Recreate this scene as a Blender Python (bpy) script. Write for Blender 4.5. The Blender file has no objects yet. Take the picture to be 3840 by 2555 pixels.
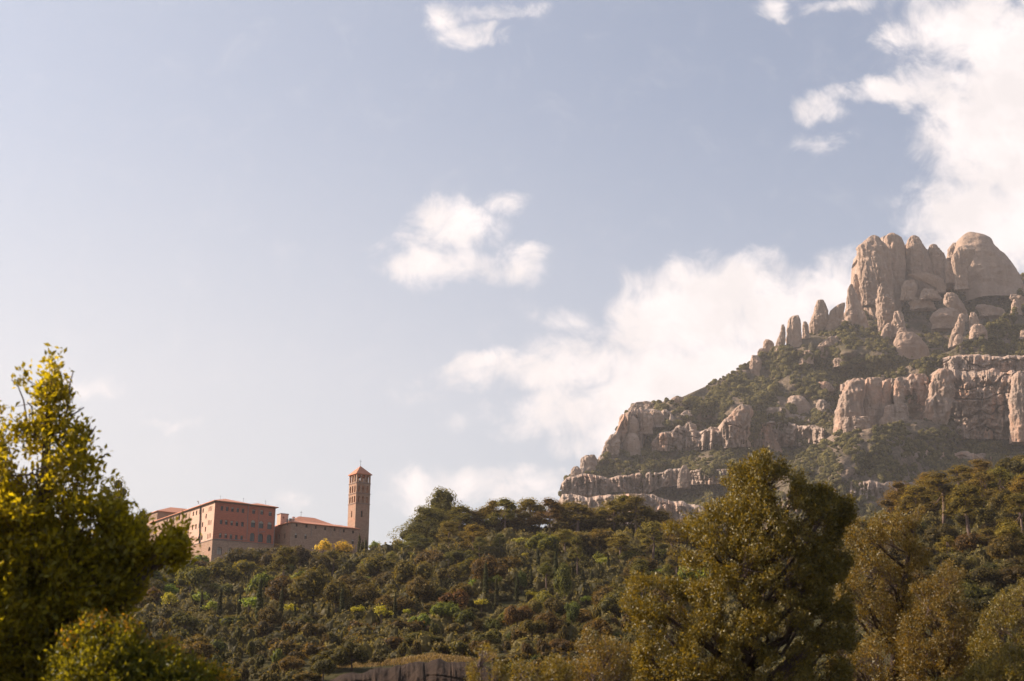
import bpy, math, random
import numpy as np
from mathutils import Vector, geometry

# ------------------------------------------------------------------ camera, world, sun
C = bpy.context.scene.collection
SC = bpy.context.scene
F_PX = 4500.0; W_PX, H_PX = 3840.0, 2555.0
TH = math.atan(1363 / F_PX)
cam_d = bpy.data.cameras.new('camera'); cam = bpy.data.objects.new('camera', cam_d); C.objects.link(cam)
cam_d.sensor_width = 36.0; cam_d.lens = 36.0 * F_PX / W_PX
cam_d.clip_start = 0.5; cam_d.clip_end = 20000
cam.location = (0, 0, 0); cam.rotation_euler = (math.pi / 2 + TH, 0, 0)
cam_d.dof.use_dof = True; cam_d.dof.focus_distance = 420; cam_d.dof.aperture_fstop = 1.15
SC.camera = cam
SC.view_settings.view_transform = 'Standard'; SC.view_settings.look = 'None'
SC.view_settings.gamma = 1.0; SC.view_settings.exposure = 0.85; SC.view_settings.use_curve_mapping = False
cy = SC.cycles
cy.use_denoising = True; cy.max_bounces = 6; cy.diffuse_bounces = 3; cy.glossy_bounces = 2; cy.transmission_bounces = 3
cy.volume_bounces = 0; cy.transparent_max_bounces = 4; cy.use_adaptive_sampling = True; cy.adaptive_threshold = 0.02
cy.sample_clamp_indirect = 4; cy.caustics_reflective = False; cy.caustics_refractive = False

SUN_EL = math.radians(33); SUN_AZ = math.radians(-78)          # azimuth measured from +Y towards +X
S = Vector((math.sin(SUN_AZ) * math.cos(SUN_EL), math.cos(SUN_AZ) * math.cos(SUN_EL), math.sin(SUN_EL)))
sun_d = bpy.data.lights.new('sun', 'SUN'); sun_d.energy = 5.0; sun_d.angle = math.radians(0.5); sun_d.color = (1.0, 0.84, 0.68)
sun = bpy.data.objects.new('sun', sun_d); C.objects.link(sun)
sun.rotation_euler = S.to_track_quat('Z', 'Y').to_euler()

def ray(px, py):
    """direction of a pixel as (X/Y, Z/Y)"""
    x = px - W_PX / 2; yu = H_PX / 2 - py
    Y = F_PX * math.cos(TH) - yu * math.sin(TH)
    return x / Y, (F_PX * math.sin(TH) + yu * math.cos(TH)) / Y
def P(px, py, Y):
    a, b = ray(px, py); return Vector((a * Y, Y, b * Y))

class NT:
    def __init__(s, nt): s.nt = nt; s.n = nt.nodes; s.l = nt.links
    def node(s, t, **kw):
        n = s.n.new(t)
        for k, v in kw.items(): setattr(n, k, v)
        return n
    def math(s, op, a, b=None, c=None, clamp=False):
        n = s.n.new('ShaderNodeMath'); n.operation = op; n.use_clamp = clamp
        for i, v in enumerate((a, b, c)):
            if v is None: continue
            if isinstance(v, (int, float)): n.inputs[i].default_value = v
            else: s.l.new(v, n.inputs[i])
        return n.outputs[0]
    def vmath(s, op, a, b=None):
        n = s.n.new('ShaderNodeVectorMath'); n.operation = op
        for i, v in enumerate((a, b)):
            if v is None: continue
            if isinstance(v, (tuple, list)): n.inputs[i].default_value = v
            else: s.l.new(v, n.inputs[i])
        return n.outputs['Value'] if op == 'LENGTH' else n.outputs[0]
    def mix(s, f, a, b, blend='MIX'):
        n = s.n.new('ShaderNodeMix'); n.data_type = 'RGBA'; n.blend_type = blend; n.clamp_factor = True
        for i, v in ((0, f), (6, a), (7, b)):
            if isinstance(v, (int, float)): n.inputs[i].default_value = v
            elif isinstance(v, (tuple, list)): n.inputs[i].default_value = tuple(v) + (1,) * (4 - len(v))
            else: s.l.new(v, n.inputs[i])
        return n.outputs[2]
    def noise(s, vec, scale, detail=4, rough=.55, dist=0.0):
        n = s.n.new('ShaderNodeTexNoise'); n.inputs['Scale'].default_value = scale
        n.inputs['Detail'].default_value = detail; n.inputs['Roughness'].default_value = rough
        n.inputs['Distortion'].default_value = dist
        if vec is not None: s.l.new(vec, n.inputs['Vector'])
        return n.outputs['Fac'], n.outputs['Color']
    def smooth(s, v, lo, hi, to0=0.0, to1=1.0):
        n = s.n.new('ShaderNodeMapRange'); n.interpolation_type = 'SMOOTHSTEP'
        s.l.new(v, n.inputs[0]); n.inputs[1].default_value = lo; n.inputs[2].default_value = hi
        n.inputs[3].default_value = to0; n.inputs[4].default_value = to1
        return n.outputs[0]

world = bpy.data.worlds.new('World'); SC.world = world; world.use_nodes = True
w = NT(world.node_tree); w.n.clear()
sky = w.node('ShaderNodeTexSky'); sky.sky_type = 'NISHITA'; sky.sun_disc = False
sky.sun_elevation = SUN_EL; sky.sun_rotation = SUN_AZ; sky.altitude = 200
sky.air_density = 1.0; sky.dust_density = 3.5; sky.ozone_density = 1.2
bg = w.node('ShaderNodeBackground'); out = w.node('ShaderNodeOutputWorld')
tc = w.node('ShaderNodeTexCoord'); dirv = tc.outputs['Generated']
sep = w.node('ShaderNodeSeparateXYZ'); w.l.new(dirv, sep.inputs[0])
yy = w.math('MAXIMUM', sep.outputs[1], 0.05)
ax_ = w.math('DIVIDE', sep.outputs[0], yy); az_ = w.math('DIVIDE', sep.outputs[2], yy)
cmb = w.node('ShaderNodeCombineXYZ'); w.l.new(ax_, cmb.inputs[0]); w.l.new(az_, cmb.inputs[1])
pv = cmb.outputs[0]                                              # plane of the clouds, far in front (tangent of azimuth / elevation)
_, nc = w.noise(pv, 14.0, 6, .6)
dsp = w.vmath('MULTIPLY', w.vmath('SUBTRACT', nc, (.5, .5, .5)), (.05, .05, 0))
_, nc2 = w.noise(pv, 70.0, 5, .6)
dsp2 = w.vmath('MULTIPLY', w.vmath('SUBTRACT', nc2, (.5, .5, .5)), (.012, .012, 0))
pw = w.vmath('ADD', w.vmath('ADD', pv, dsp), dsp2)
CLOUDS = [  # centre, radii (as seen from the camera), weight
 (3760,120,430,300,1.1),(3560,330,250,130,1),(3330,350,230,75,.95),(3080,410,110,95,.8),(3380,150,140,80,.75),(3740,520,330,330,1.2),
 (3720,830,330,260,1.2),(3640,950,250,110,1),(3860,500,300,700,1.3),(3090,560,150,70,.45),(3500,30,220,90,.6),
 (2890,40,100,60,.5),(3150,20,200,45,.55),(1640,70,100,85,.62),(1760,130,200,70,.45),(1870,40,230,60,.5),
 (1700,850,190,130,.95),(1560,970,210,90,.85),(1850,1000,190,110,.7),(1700,1000,220,110,.7),(1880,760,110,60,.5),(1960,940,130,50,.55),
 (2720,1080,260,170,1.1),(2500,1200,280,210,1.1),(2240,1370,300,150,1),(2020,1410,360,85,.85),(1830,1370,160,55,.8),(2120,1550,300,100,.9),
 (2420,1480,300,220,1.1),(2830,1180,360,220,1.1),(3080,1100,200,110,.95),(2260,1640,240,80,.8),(2700,1430,500,260,1.2),(2150,1180,200,80,.5),
 (2560,1010,100,70,.6),(2860,960,90,60,.5),(3300,1150,300,250,1.1),(3500,1100,500,200,1.2),
 (1640,1810,190,80,.75),(1990,1800,200,75,.75),(1800,1860,420,70,.6),(340,1440,190,60,.4),(650,1580,150,35,.35),(1540,1480,130,80,.35),(1690,1560,70,50,.3),(1120,1850,130,50,.28)]
acc = None
for cx, cyy, rx, ry, wt in CLOUDS:
    a, b = ray(cx, cyy); k = 1 / 4650.0
    d = w.vmath('LENGTH', w.vmath('MULTIPLY', w.vmath('SUBTRACT', pw, (a, b, 0)), (1 / (rx * k), 1 / (ry * k), 0)))
    g = w.math('MULTIPLY', w.math('SUBTRACT', 1.35, d, clamp=True), wt)
    if acc is None: acc = g
    else:
        n = w.n.new('ShaderNodeMath'); n.operation = 'SMOOTH_MAX'; w.l.new(acc, n.inputs[0]); w.l.new(g, n.inputs[1]); n.inputs[2].default_value = .12
        acc = n.outputs[0]
f1, _ = w.noise(pv, 22.0, 10, .62, .6)
dens = w.math('ADD', acc, w.math('MULTIPLY', w.math('SUBTRACT', f1, .52), 2.15))
dens = w.math('MULTIPLY', w.smooth(dens, .02, 1.0), w.smooth(acc, .0, .35))
f2, _ = w.noise(pw, 16.0, 6, .6)
ccol = w.mix(w.smooth(f2, .35, .7), (.54, .50, .495), (.64, .585, .575))
lowhaze = w.smooth(az_, .0, .62, 1.0, 0.0)
leftish = w.smooth(ax_, -.45, .3, 1.0, 0.0)
pale = w.math('ADD', w.math('ADD', .32, w.math('MULTIPLY', leftish, .14)), w.math('MULTIPLY', w.math('MULTIPLY', leftish, lowhaze), .34))
skyc = w.mix(pale, w.vmath('MULTIPLY', sky.outputs[0], (.0595, .0715, .0845)), (.40, .402, .418))
skyc = w.mix(w.math('MULTIPLY', lowhaze, .5), skyc, (.470, .455, .452))
fin = w.mix(dens, skyc, ccol)
w.l.new(fin, bg.inputs[0]); bg.inputs[1].default_value = 1.0
w.l.new(bg.outputs[0], out.inputs[0])

# ------------------------------------------------------------------ helpers
rng = np.random.default_rng(7); random.seed(7)
HAZE = 8e-5

def _h(ix, iy, iz, seed):
    n = (ix * 374761393 + iy * 668265263 + iz * 2147483647 + seed * 1274126177) & 0xffffffff
    n = ((n ^ (n >> 13)) * 1274126177) & 0xffffffff
    n = n ^ (n >> 16)
    return (n & 0xffffff) / float(0xffffff)
def vn(p, seed=0):
    p = np.asarray(p, float); i = np.floor(p).astype(np.int64); f = p - i; f = f * f * (3 - 2 * f)
    r = 0
    for a in (0, 1):
        for b in (0, 1):
            for c in (0, 1):
                wgt = (f[..., 0] if a else 1 - f[..., 0]) * (f[..., 1] if b else 1 - f[..., 1]) * (f[..., 2] if c else 1 - f[..., 2])
                r = r + wgt * _h(i[..., 0] + a, i[..., 1] + b, i[..., 2] + c, seed)
    return r * 2 - 1
def fbm(p, seed=0, o=4, g=.5):
    r = 0; a = 1; p = np.asarray(p, float)
    for k in range(o):
        r = r + a * vn(p * (2.03 ** k) + 17.1 * k, seed + k); a *= g
    return r

def mesh(name, V, F, mat=None, parent=None, tint=None, smooth=False, mats=None, mi=None):
    """one mesh object from arrays: V (n,3), F (m,k) or a list of polygons"""
    me = bpy.data.meshes.new(name); V = np.asarray(V, dtype=np.float32)
    if isinstance(F, np.ndarray):
        m, k = F.shape; idx = F.ravel(); starts = np.arange(0, m * k, k); tot = np.full(m, k)
    else:
        tot = np.array([len(f) for f in F]); m = len(F); starts = np.concatenate([[0], np.cumsum(tot)[:-1]]); idx = np.array([i for f in F for i in f])
    me.vertices.add(len(V)); me.vertices.foreach_set('co', V.ravel())
    me.loops.add(len(idx)); me.loops.foreach_set('vertex_index', idx.astype(np.int32))
    me.polygons.add(m); me.polygons.foreach_set('loop_start', starts.astype(np.int32)); me.polygons.foreach_set('loop_total', tot.astype(np.int32))
    if tint is not None:
        at = me.attributes.new('tint', 'FLOAT', 'FACE'); at.data.foreach_set('value', np.asarray(tint, dtype=np.float32))
    for mm in (mats or ([mat] if mat else [])): me.materials.append(mm)
    if mi is not None: me.polygons.foreach_set('material_index', np.asarray(mi, dtype=np.int32))
    me.update(calc_edges=True)
    me.polygons.foreach_set('use_smooth', np.full(m, smooth))
    o = bpy.data.objects.new(name, me); C.objects.link(o)
    if parent: o.parent = parent
    return o
def empty(name, loc=(0, 0, 0)):
    o = bpy.data.objects.new(name, None); C.objects.link(o); o.location = loc; o.empty_display_size = .5; return o
def tag(o, label=None, cat=None, group=None, kind=None):
    for k, v in (('label', label), ('category', cat), ('group', group), ('kind', kind)):
        if v: o[k] = v
    return o

class MB:
    """collects boxes, prisms and tubes into one mesh"""
    def __init__(s): s.V = []; s.F = []; s.T = []
    def add(s, V, F):
        b = len(s.V); s.V += [tuple(v) for v in V]; s.F += [tuple(i + b for i in f) for f in F]
    def box(s, o, ex, ey, ez):
        o = Vector(o); ex, ey, ez = Vector(ex), Vector(ey), Vector(ez)
        v = [o + a * ex + b * ey + c * ez for c in (0, 1) for b in (0, 1) for a in (0, 1)]
        s.add(v, [(0, 2, 3, 1), (4, 5, 7, 6), (0, 1, 5, 4), (2, 6, 7, 3), (0, 4, 6, 2), (1, 3, 7, 5)])
    def tube(s, pts, rad, n=6):
        pts = [Vector(p) for p in pts]; b = len(s.V)
        if isinstance(rad, (int, float)): rad = [rad] * len(pts)
        for i, p in enumerate(pts):
            t = (pts[min(i + 1, len(pts) - 1)] - pts[max(i - 1, 0)])
            t = t.normalized() if t.length > 1e-9 else Vector((0, 0, 1))
            u = t.cross(Vector((0, 1, 0)) if abs(t.y) < .9 else Vector((1, 0, 0))).normalized(); v = t.cross(u)
            for k in range(n):
                a = 2 * math.pi * k / n; s.V.append(tuple(p + (u * math.cos(a) + v * math.sin(a)) * rad[i]))
        for i in range(len(pts) - 1):
            for k in range(n):
                s.F.append((b + i * n + k, b + i * n + (k + 1) % n, b + (i + 1) * n + (k + 1) % n, b + (i + 1) * n + k))
        s.F.append(tuple(b + (len(pts) - 1) * n + k for k in range(n))); s.F.append(tuple(b + n - 1 - k for k in range(n)))
    def build(s, name, mat, parent=None, smooth=False):
        return mesh(name, np.array(s.V), s.F, mat, parent, smooth=smooth)

# ------------------------------------------------------------------ materials
def new_mat(name):
    m = bpy.data.materials.new(name); m.use_nodes = True; t = NT(m.node_tree); t.n.clear()
    o = t.node('ShaderNodeOutputMaterial'); return m, t, o
def geo_pos(t): return t.node('ShaderNodeNewGeometry').outputs['Position']
def objco(t): return t.node('ShaderNodeTexCoord').outputs['Object']

def leaf_mat(name, dark, light, trans=.35, rough=.55, spec=.3, tcol=None, use_color=True, vary=1.0):
    m, t, o = new_mat(name)
    at = t.node('ShaderNodeAttribute', attribute_name='tint')
    oi = t.node('ShaderNodeObjectInfo')
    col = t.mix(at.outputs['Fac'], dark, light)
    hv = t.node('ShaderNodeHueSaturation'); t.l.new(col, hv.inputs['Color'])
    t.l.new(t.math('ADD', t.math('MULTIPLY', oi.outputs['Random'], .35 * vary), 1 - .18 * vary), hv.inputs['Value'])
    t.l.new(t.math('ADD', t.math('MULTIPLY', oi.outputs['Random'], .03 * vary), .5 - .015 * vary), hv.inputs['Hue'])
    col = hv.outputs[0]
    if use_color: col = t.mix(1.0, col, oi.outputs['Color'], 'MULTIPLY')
    p = t.node('ShaderNodeBsdfPrincipled'); t.l.new(col, p.inputs['Base Color']); p.inputs['Roughness'].default_value = rough
    p.inputs['Specular IOR Level'].default_value = spec
    tr = t.node('ShaderNodeBsdfTranslucent'); t.l.new(t.mix(1.0, col, tcol or (1.5, 1.4, .6), 'MULTIPLY'), tr.inputs[0])
    mx = t.node('ShaderNodeMixShader'); mx.inputs[0].default_value = trans
    t.l.new(p.outputs[0], mx.inputs[1]); t.l.new(tr.outputs[0], mx.inputs[2]); t.l.new(mx.outputs[0], o.inputs[0])
    return m
def simple_mat(name, col, col2=None, scale=1.0, rough=.8, bump=0.0, spec=.3, metallic=0):
    m, t, o = new_mat(name); p = t.node('ShaderNodeBsdfPrincipled'); p.inputs['Roughness'].default_value = rough
    p.inputs['Specular IOR Level'].default_value = spec; p.inputs['Metallic'].default_value = metallic
    f, _ = t.noise(objco(t), scale, 6, .6)
    c = t.mix(t.smooth(f, .3, .7), col, col2 or tuple(x * .75 for x in col)); t.l.new(c, p.inputs['Base Color'])
    if bump:
        b = t.node('ShaderNodeBump'); b.inputs['Strength'].default_value = 1; b.inputs['Distance'].default_value = bump; t.l.new(f, b.inputs['Height']); t.l.new(b.outputs[0], p.inputs['Normal'])
    t.l.new(p.outputs[0], o.inputs[0]); return m
def brick_mat(name, c1, c2, mortar, bw=.5, bh=.16, stone=False, patch=(.3, .2, .16)):
    m, t, o = new_mat(name); p = t.node('ShaderNodeBsdfPrincipled'); p.inputs['Roughness'].default_value = .9; p.inputs['Specular IOR Level'].default_value = .15
    uv = t.node('ShaderNodeUVMap').outputs[0]
    f0, _ = t.noise(uv, .25, 5, .6); f1, _ = t.noise(uv, 2.5, 5, .65)
    if stone:
        v = t.node('ShaderNodeTexVoronoi'); v.inputs['Scale'].default_value = 1.0
        t.l.new(t.vmath('MULTIPLY', uv, (1 / bw, 1 / bh, 1)), v.inputs['Vector'])
        sp = t.node('ShaderNodeSeparateColor'); t.l.new(v.outputs['Color'], sp.inputs[0])
        v2 = t.node('ShaderNodeTexVoronoi'); v2.feature = 'DISTANCE_TO_EDGE'; t.l.new(t.vmath('MULTIPLY', uv, (1 / bw, 1 / bh, 1)), v2.inputs['Vector'])
        c = t.mix(sp.outputs[0], c1, c2); c = t.mix(t.smooth(v2.outputs['Distance'], .0, .09), mortar, c)
    else:
        b = t.node('ShaderNodeTexBrick'); b.inputs['Scale'].default_value = 1; b.inputs['Brick Width'].default_value = bw; b.inputs['Row Height'].default_value = bh
        b.inputs['Mortar Size'].default_value = .012; b.inputs['Color1'].default_value = c1 + (1,); b.inputs['Color2'].default_value = c2 + (1,); b.inputs['Mortar'].default_value = mortar + (1,)
        t.l.new(uv, b.inputs['Vector']); c = b.outputs[0]
    c = t.mix(t.math('MULTIPLY', t.smooth(f0, .45, .7), .45), c, patch)
    c = t.mix(t.math('MULTIPLY', t.smooth(f1, .3, .75), .5), c, tuple(x * .55 for x in c1))
    t.l.new(c, p.inputs['Base Color']); bp = t.node('ShaderNodeBump'); bp.inputs['Distance'].default_value = .03; t.l.new(f1, bp.inputs['Height']); t.l.new(bp.outputs[0], p.inputs['Normal'])
    t.l.new(p.outputs[0], o.inputs[0]); return m

def tile_mat():
    m, t, o = new_mat('roof_tiles'); p = t.node('ShaderNodeBsdfPrincipled'); p.inputs['Roughness'].default_value = .85
    uv = t.node('ShaderNodeUVMap').outputs[0]
    wv = t.node('ShaderNodeTexWave'); wv.wave_type = 'BANDS'; wv.bands_direction = 'X'; wv.inputs['Scale'].default_value = .75; wv.inputs['Distortion'].default_value = .4
    t.l.new(uv, wv.inputs['Vector'])
    f, _ = t.noise(uv, 3.0, 5, .7); f3, _ = t.noise(uv, .5, 3, .5)
    c = t.mix(t.smooth(f, .3, .7), (.50, .17, .09), (.68, .30, .17)); c = t.mix(t.math('MULTIPLY', t.smooth(f3, .5, .7), .5), c, (.30, .22, .17))
    c = t.mix(t.math('MULTIPLY', wv.outputs['Fac'], .55), c, (.24, .075, .045))
    t.l.new(c, p.inputs['Base Color']); bp = t.node('ShaderNodeBump'); bp.inputs['Distance'].default_value = .08; t.l.new(wv.outputs['Fac'], bp.inputs['Height']); bp.invert = True
    t.l.new(bp.outputs[0], p.inputs['Normal']); t.l.new(p.outputs[0], o.inputs[0]); return m

def rock_mat(name, base, light, stain, sc=1.0, warm=.5):
    m, t, o = new_mat(name); p = t.node('ShaderNodeBsdfPrincipled'); p.inputs['Roughness'].default_value = .95; p.inputs['Specular IOR Level'].default_value = .1
    pos = geo_pos(t); ps = t.vmath('MULTIPLY', pos, (.05 * sc, .05 * sc, .012 * sc)); pz = t.vmath('MULTIPLY', pos, (.006 * sc, .006 * sc, .11 * sc))
    fs, _ = t.noise(ps, 1.0, 8, .65, .3); fz, _ = t.noise(pz, 1.0, 5, .6, .2); fb, _ = t.noise(pos, .012 * sc, 5, .6); ff, _ = t.noise(pos, .35 * sc, 6, .7)
    c = t.mix(t.smooth(fs, .35, .68), base, light)
    c = t.mix(t.math('MULTIPLY', t.math('MULTIPLY', t.smooth(fs, .40, .58), t.smooth(fb, .46, .62)), warm), c, stain)
    c = t.mix(t.math('MULTIPLY', t.smooth(fz, .6, .75), .16), c, tuple(x * .45 for x in base))
    c = t.mix(t.math('MULTIPLY', t.smooth(ff, .3, .8), .35), c, tuple(x * .55 for x in base))
    t.l.new(c, p.inputs['Base Color'])
    h = t.math('ADD', t.math('MULTIPLY', fs, 1.2), t.math('ADD', t.math('MULTIPLY', fz, -.45), t.math('MULTIPLY', ff, .5)))
    bp = t.node('ShaderNodeBump'); bp.inputs['Distance'].default_value = 6.0 / sc; bp.inputs['Strength'].default_value = .8; t.l.new(h, bp.inputs['Height']); t.l.new(bp.outputs[0], p.inputs['Normal'])
    t.l.new(p.outputs[0], o.inputs[0]); return m

def soil_mat(name, a, b, c3, sc=1.0):
    m, t, o = new_mat(name); p = t.node('ShaderNodeBsdfPrincipled'); p.inputs['Roughness'].default_value = .98; p.inputs['Specular IOR Level'].default_value = .05
    pos = geo_pos(t); f, _ = t.noise(pos, .05 * sc, 8, .7); f2, _ = t.noise(pos, .9 * sc, 6, .7)
    c = t.mix(t.smooth(f, .35, .65), a, b); c = t.mix(t.smooth(f2, .45, .7), c, c3); t.l.new(c, p.inputs['Base Color'])
    bp = t.node('ShaderNodeBump'); bp.inputs['Distance'].default_value = .8 / sc; t.l.new(f2, bp.inputs['Height']); t.l.new(bp.outputs[0], p.inputs['Normal'])
    t.l.new(p.outputs[0], o.inputs[0]); return m

M = dict(
    ground=soil_mat('ground_soil', (.05, .045, .02), (.085, .07, .03), (.03, .035, .014)),
    slope=soil_mat('slope_scrub', (.09, .075, .045), (.26, .185, .135), (.06, .052, .03), .35),
    rock=rock_mat('conglomerate_rock', (.31, .225, .175), (.50, .38, .305), (.58, .30, .18), 1.0, .6),
    rock_far=rock_mat('pale_conglomerate', (.37, .255, .19), (.50, .36, .275), (.46, .27, .18), .6, .3),
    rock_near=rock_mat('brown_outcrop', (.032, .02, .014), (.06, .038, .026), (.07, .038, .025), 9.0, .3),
    leaf=leaf_mat('broad_leaves', (.045, .038, .013), (.185, .142, .048), .35, .6, .1),
    needle=leaf_mat('pine_needles', (.07, .06, .02), (.28, .225, .075), .4, .65, .08),
    bright=leaf_mat('bright_leaves', (.20, .20, .03), (.46, .42, .07), .45, .5, .2),
    far_leaf=leaf_mat('mountain_leaves', (.055, .046, .018), (.20, .155, .065), .3, .7, .05, use_color=False),
    fg_left=leaf_mat('backlit_leaves', (.07, .066, .008), (.33, .295, .026), .58, .45, .3, (2.3, 1.85, .4), vary=.0),
    fg_right=leaf_mat('glossy_oak_leaves', (.05, .043, .011), (.26, .205, .044), .36, .44, .45, (1.9, 1.5, .4), vary=.0),
    fg_bush=leaf_mat('dark_bush_leaves', (.035, .042, .007), (.18, .17, .022), .5, .45, .25, (2.2, 1.7, .35)),
    fg_brown=leaf_mat('brown_oak_leaves', (.055, .045, .012), (.27, .20, .048), .36, .44, .45, (1.9, 1.4, .4), vary=.25),
    fg_tip=leaf_mat('orange_young_leaves', (.24, .13, .015), (.46, .33, .04), .5, .4, .4, (1.6, 1.0, .4)),
    bark=simple_mat('bark', (.10, .065, .045), (.045, .03, .022), 6, .9, .03),
    bark_pale=simple_mat('pine_bark', (.20, .13, .10), (.10, .065, .05), 3, .9, .03),
    twig=simple_mat('dry_twig', (.16, .11, .10), (.10, .07, .06), 5, .9),
    brick=brick_mat('red_brick', (.62, .19, .115), (.46, .14, .085), (.42, .24, .18), .6, .2, patch=(.46, .18, .13)),
    plaster=brick_mat('pale_brick_wall', (.72, .46, .34), (.62, .37, .27), (.70, .5, .4), .6, .2, patch=(.64, .42, .31)),
    stone=brick_mat('rubble_stone', (.50, .32, .22), (.32, .19, .13), (.46, .34, .26), .55, .33, True, (.40, .25, .18)),
    stone_red=brick_mat('rubble_and_brick', (.47, .295, .20), (.30, .175, .12), (.42, .30, .22), .5, .3, True, (.50, .24, .16)),
    concrete=simple_mat('concrete_band', (.30, .22, .18), (.22, .16, .13), 2, .9),
    glass=simple_mat('window_glass', (.05, .05, .045), (.10, .09, .075), .8, .25, 0, .6),
    blind=simple_mat('window_blind', (.50, .43, .36), (.42, .36, .30), 2, .8),
    shutter=simple_mat('brown_shutter', (.20, .09, .06), (.15, .07, .05), 3, .7),
    frame=simple_mat('window_frame', (.08, .06, .05), (.06, .045, .04), 3, .6),
    metal=simple_mat('zinc_pipe', (.35, .30, .28), (.25, .21, .2), 3, .5, 0, .5, .3),
    iron=simple_mat('dark_iron', (.04, .035, .035), (.06, .05, .05), 3, .6, 0, .5, .5),
    tiles=tile_mat(),
    wood=simple_mat('weathered_wood', (.22, .14, .10), (.14, .09, .07), 4, .8),
)

# ------------------------------------------------------------------ ground
CREST = [(-1500,2080,380),(-400,2070,380),(400,2095,375),(650,2105,372),(800,2125,372),(1030,2112,376),(1344,2098,382),(1440,2086,384),(1520,2080,386),
         (1700,2052,396),(2000,2026,404),(2300,2034,404),(2600,2070,402),(2850,2110,400),(3050,2050,405),(3200,1990,410),(3500,1885,420),(3840,1780,430),(4300,1660,440),(5200,1560,450)]
_ca = np.array([ray(a, b)[0] for a, b, c in CREST]); _ct = np.array([ray(a, b)[1] for a, b, c in CREST]); _cy = np.array([c for a, b, c in CREST], float)
def gz(x, y):
    x = np.asarray(x, float); y = np.asarray(y, float)
    a = x / np.maximum(y, 30.0); Yc = np.interp(a, _ca, _cy); zc = np.interp(a, _ca, _ct) * Yc
    s = np.clip((y - 100) / (Yc - 100), 0, 1)
    near = -1.75 - 2.6 * np.clip((np.hypot(x, y) - 6) / 30, 0, 1)
    z = near + (zc - near) * s ** 1.15
    back = np.clip(y - Yc - 105, 0, None)
    z = z - np.minimum(back * .35, z + 25)
    amp = np.clip((y - 60) / 80, 0, 1) * np.where(y > Yc - 12, .25, 1.0)
    q = np.stack([x * .03, y * .03, x * 0], -1)
    return z + fbm(q, 3, 3) * 1.6 * amp
def on_ground(px, py):
    a, b = ray(px, py); Y = np.linspace(118, float(np.interp(a, _ca, _cy)) + 4, 320); z = gz(a * Y, Y)
    k = np.argmax(z / Y >= b)
    if z[k] / Y[k] < b: k = len(Y) - 1
    return Vector((a * Y[k], Y[k], float(z[k])))

def build_ground():
    xs = np.concatenate([np.linspace(-3000, -420, 26), np.linspace(-400, 480, 221), np.linspace(500, 3000, 26)])
    ys = np.concatenate([np.linspace(-3000, -60, 14), np.linspace(-40, 640, 191), np.linspace(660, 3000, 24)])
    X, Y = np.meshgrid(xs, ys); Z = gz(X, Y)
    V = np.stack([X, Y, Z], -1).reshape(-1, 3); n = len(xs); i, j = np.meshgrid(np.arange(len(xs) - 1), np.arange(len(ys) - 1)); q = (j * n + i).ravel()
    o = mesh('ground', V, np.stack([q, q + 1, q + n + 1, q + n], -1), M['ground'], smooth=True); tag(o, kind='structure')
build_ground()

# ------------------------------------------------------------------ mountain
mountain = empty('mountain', (900, 1500, 0)); tag(mountain, 'rocky mountain with rounded stone pinnacles rising over green scrub slopes', 'mountain', kind='structure')
def mpart(o, label=None):
    o.parent = mountain; o.location = (-900, -1500, 0)
    if label: o['label'] = label
    return o

_ry = np.array([800, 1000, 1100, 1300, 1500, 1700, 1900, 2000, 2200, 2600], float); _rY = np.array([2080, 1960, 1860, 1710, 1560, 1420, 1310, 1260, 1180, 1050], float)
BUMPS_A = [(2900,1690,130,110,80),(2640,1500,200,90,-45),(2450,1650,120,110,-30),(3560,1190,230,110,90),(3100,1290,190,80,-70),(3280,1330,130,80,-60),(2790,1600,90,120,-70),
           (3000,1450,150,60,-60),(2380,1640,60,60,35),(2700,1750,200,60,-60),(2500,1850,180,50,40)]
def YA(px, py):
    px = np.asarray(px, float); py = np.asarray(py, float)
    Y = np.interp(py, _ry, _rY)
    for bx, by, rx, ry, am in BUMPS_A: Y = Y + am * np.exp(-((px - bx) / rx) ** 2 - ((py - by) / ry) ** 2)
    return Y + fbm(np.stack([px / 150, py / 120, px * 0], -1), 21, 4) * 26 + fbm(np.stack([px / 34, py / 26, px * 0], -1), 24, 4) * 8
def YB(px, py):
    px = np.asarray(px, float); py = np.asarray(py, float)
    Y = np.interp(py, [1400, 1600, 1800, 2000, 2400], [1430, 1330, 1200, 1090, 900]) + np.interp(px, [2800, 3000, 3300, 3600, 3900, 4500], [60, 10, 0, 60, 120, 100])
    Y = Y + 50 * np.exp(-((px - 3560) / 190) ** 2 - ((py - 1760) / 110) ** 2) - 60 * np.exp(-((px - 3200) / 140) ** 2 - ((py - 1700) / 150) ** 2)
    return Y + fbm(np.stack([px / 130, py / 110, px * 0 + 5], -1), 31, 4) * 24 + fbm(np.stack([px / 34, py / 26, px * 0], -1), 34, 4) * 7
def YC(px, py):
    px = np.asarray(px, float); py = np.asarray(py, float)
    Y = np.interp(py, [1050, 1250, 1400, 1600], [1600, 1520, 1440, 1400]) + np.interp(px, [3200, 3400, 3700, 4000, 4500], [60, 10, 0, 20, 60])
    return Y + fbm(np.stack([px / 110, py / 90, px * 0 + 9], -1), 41, 4) * 20 + fbm(np.stack([px / 34, py / 26, px * 0], -1), 44, 4) * 7
def rayv(px, py):
    x = px - W_PX / 2; yu = H_PX / 2 - py; Y = F_PX * math.cos(TH) - yu * math.sin(TH)
    return x / Y, (F_PX * math.sin(TH) + yu * math.cos(TH)) / Y
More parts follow.
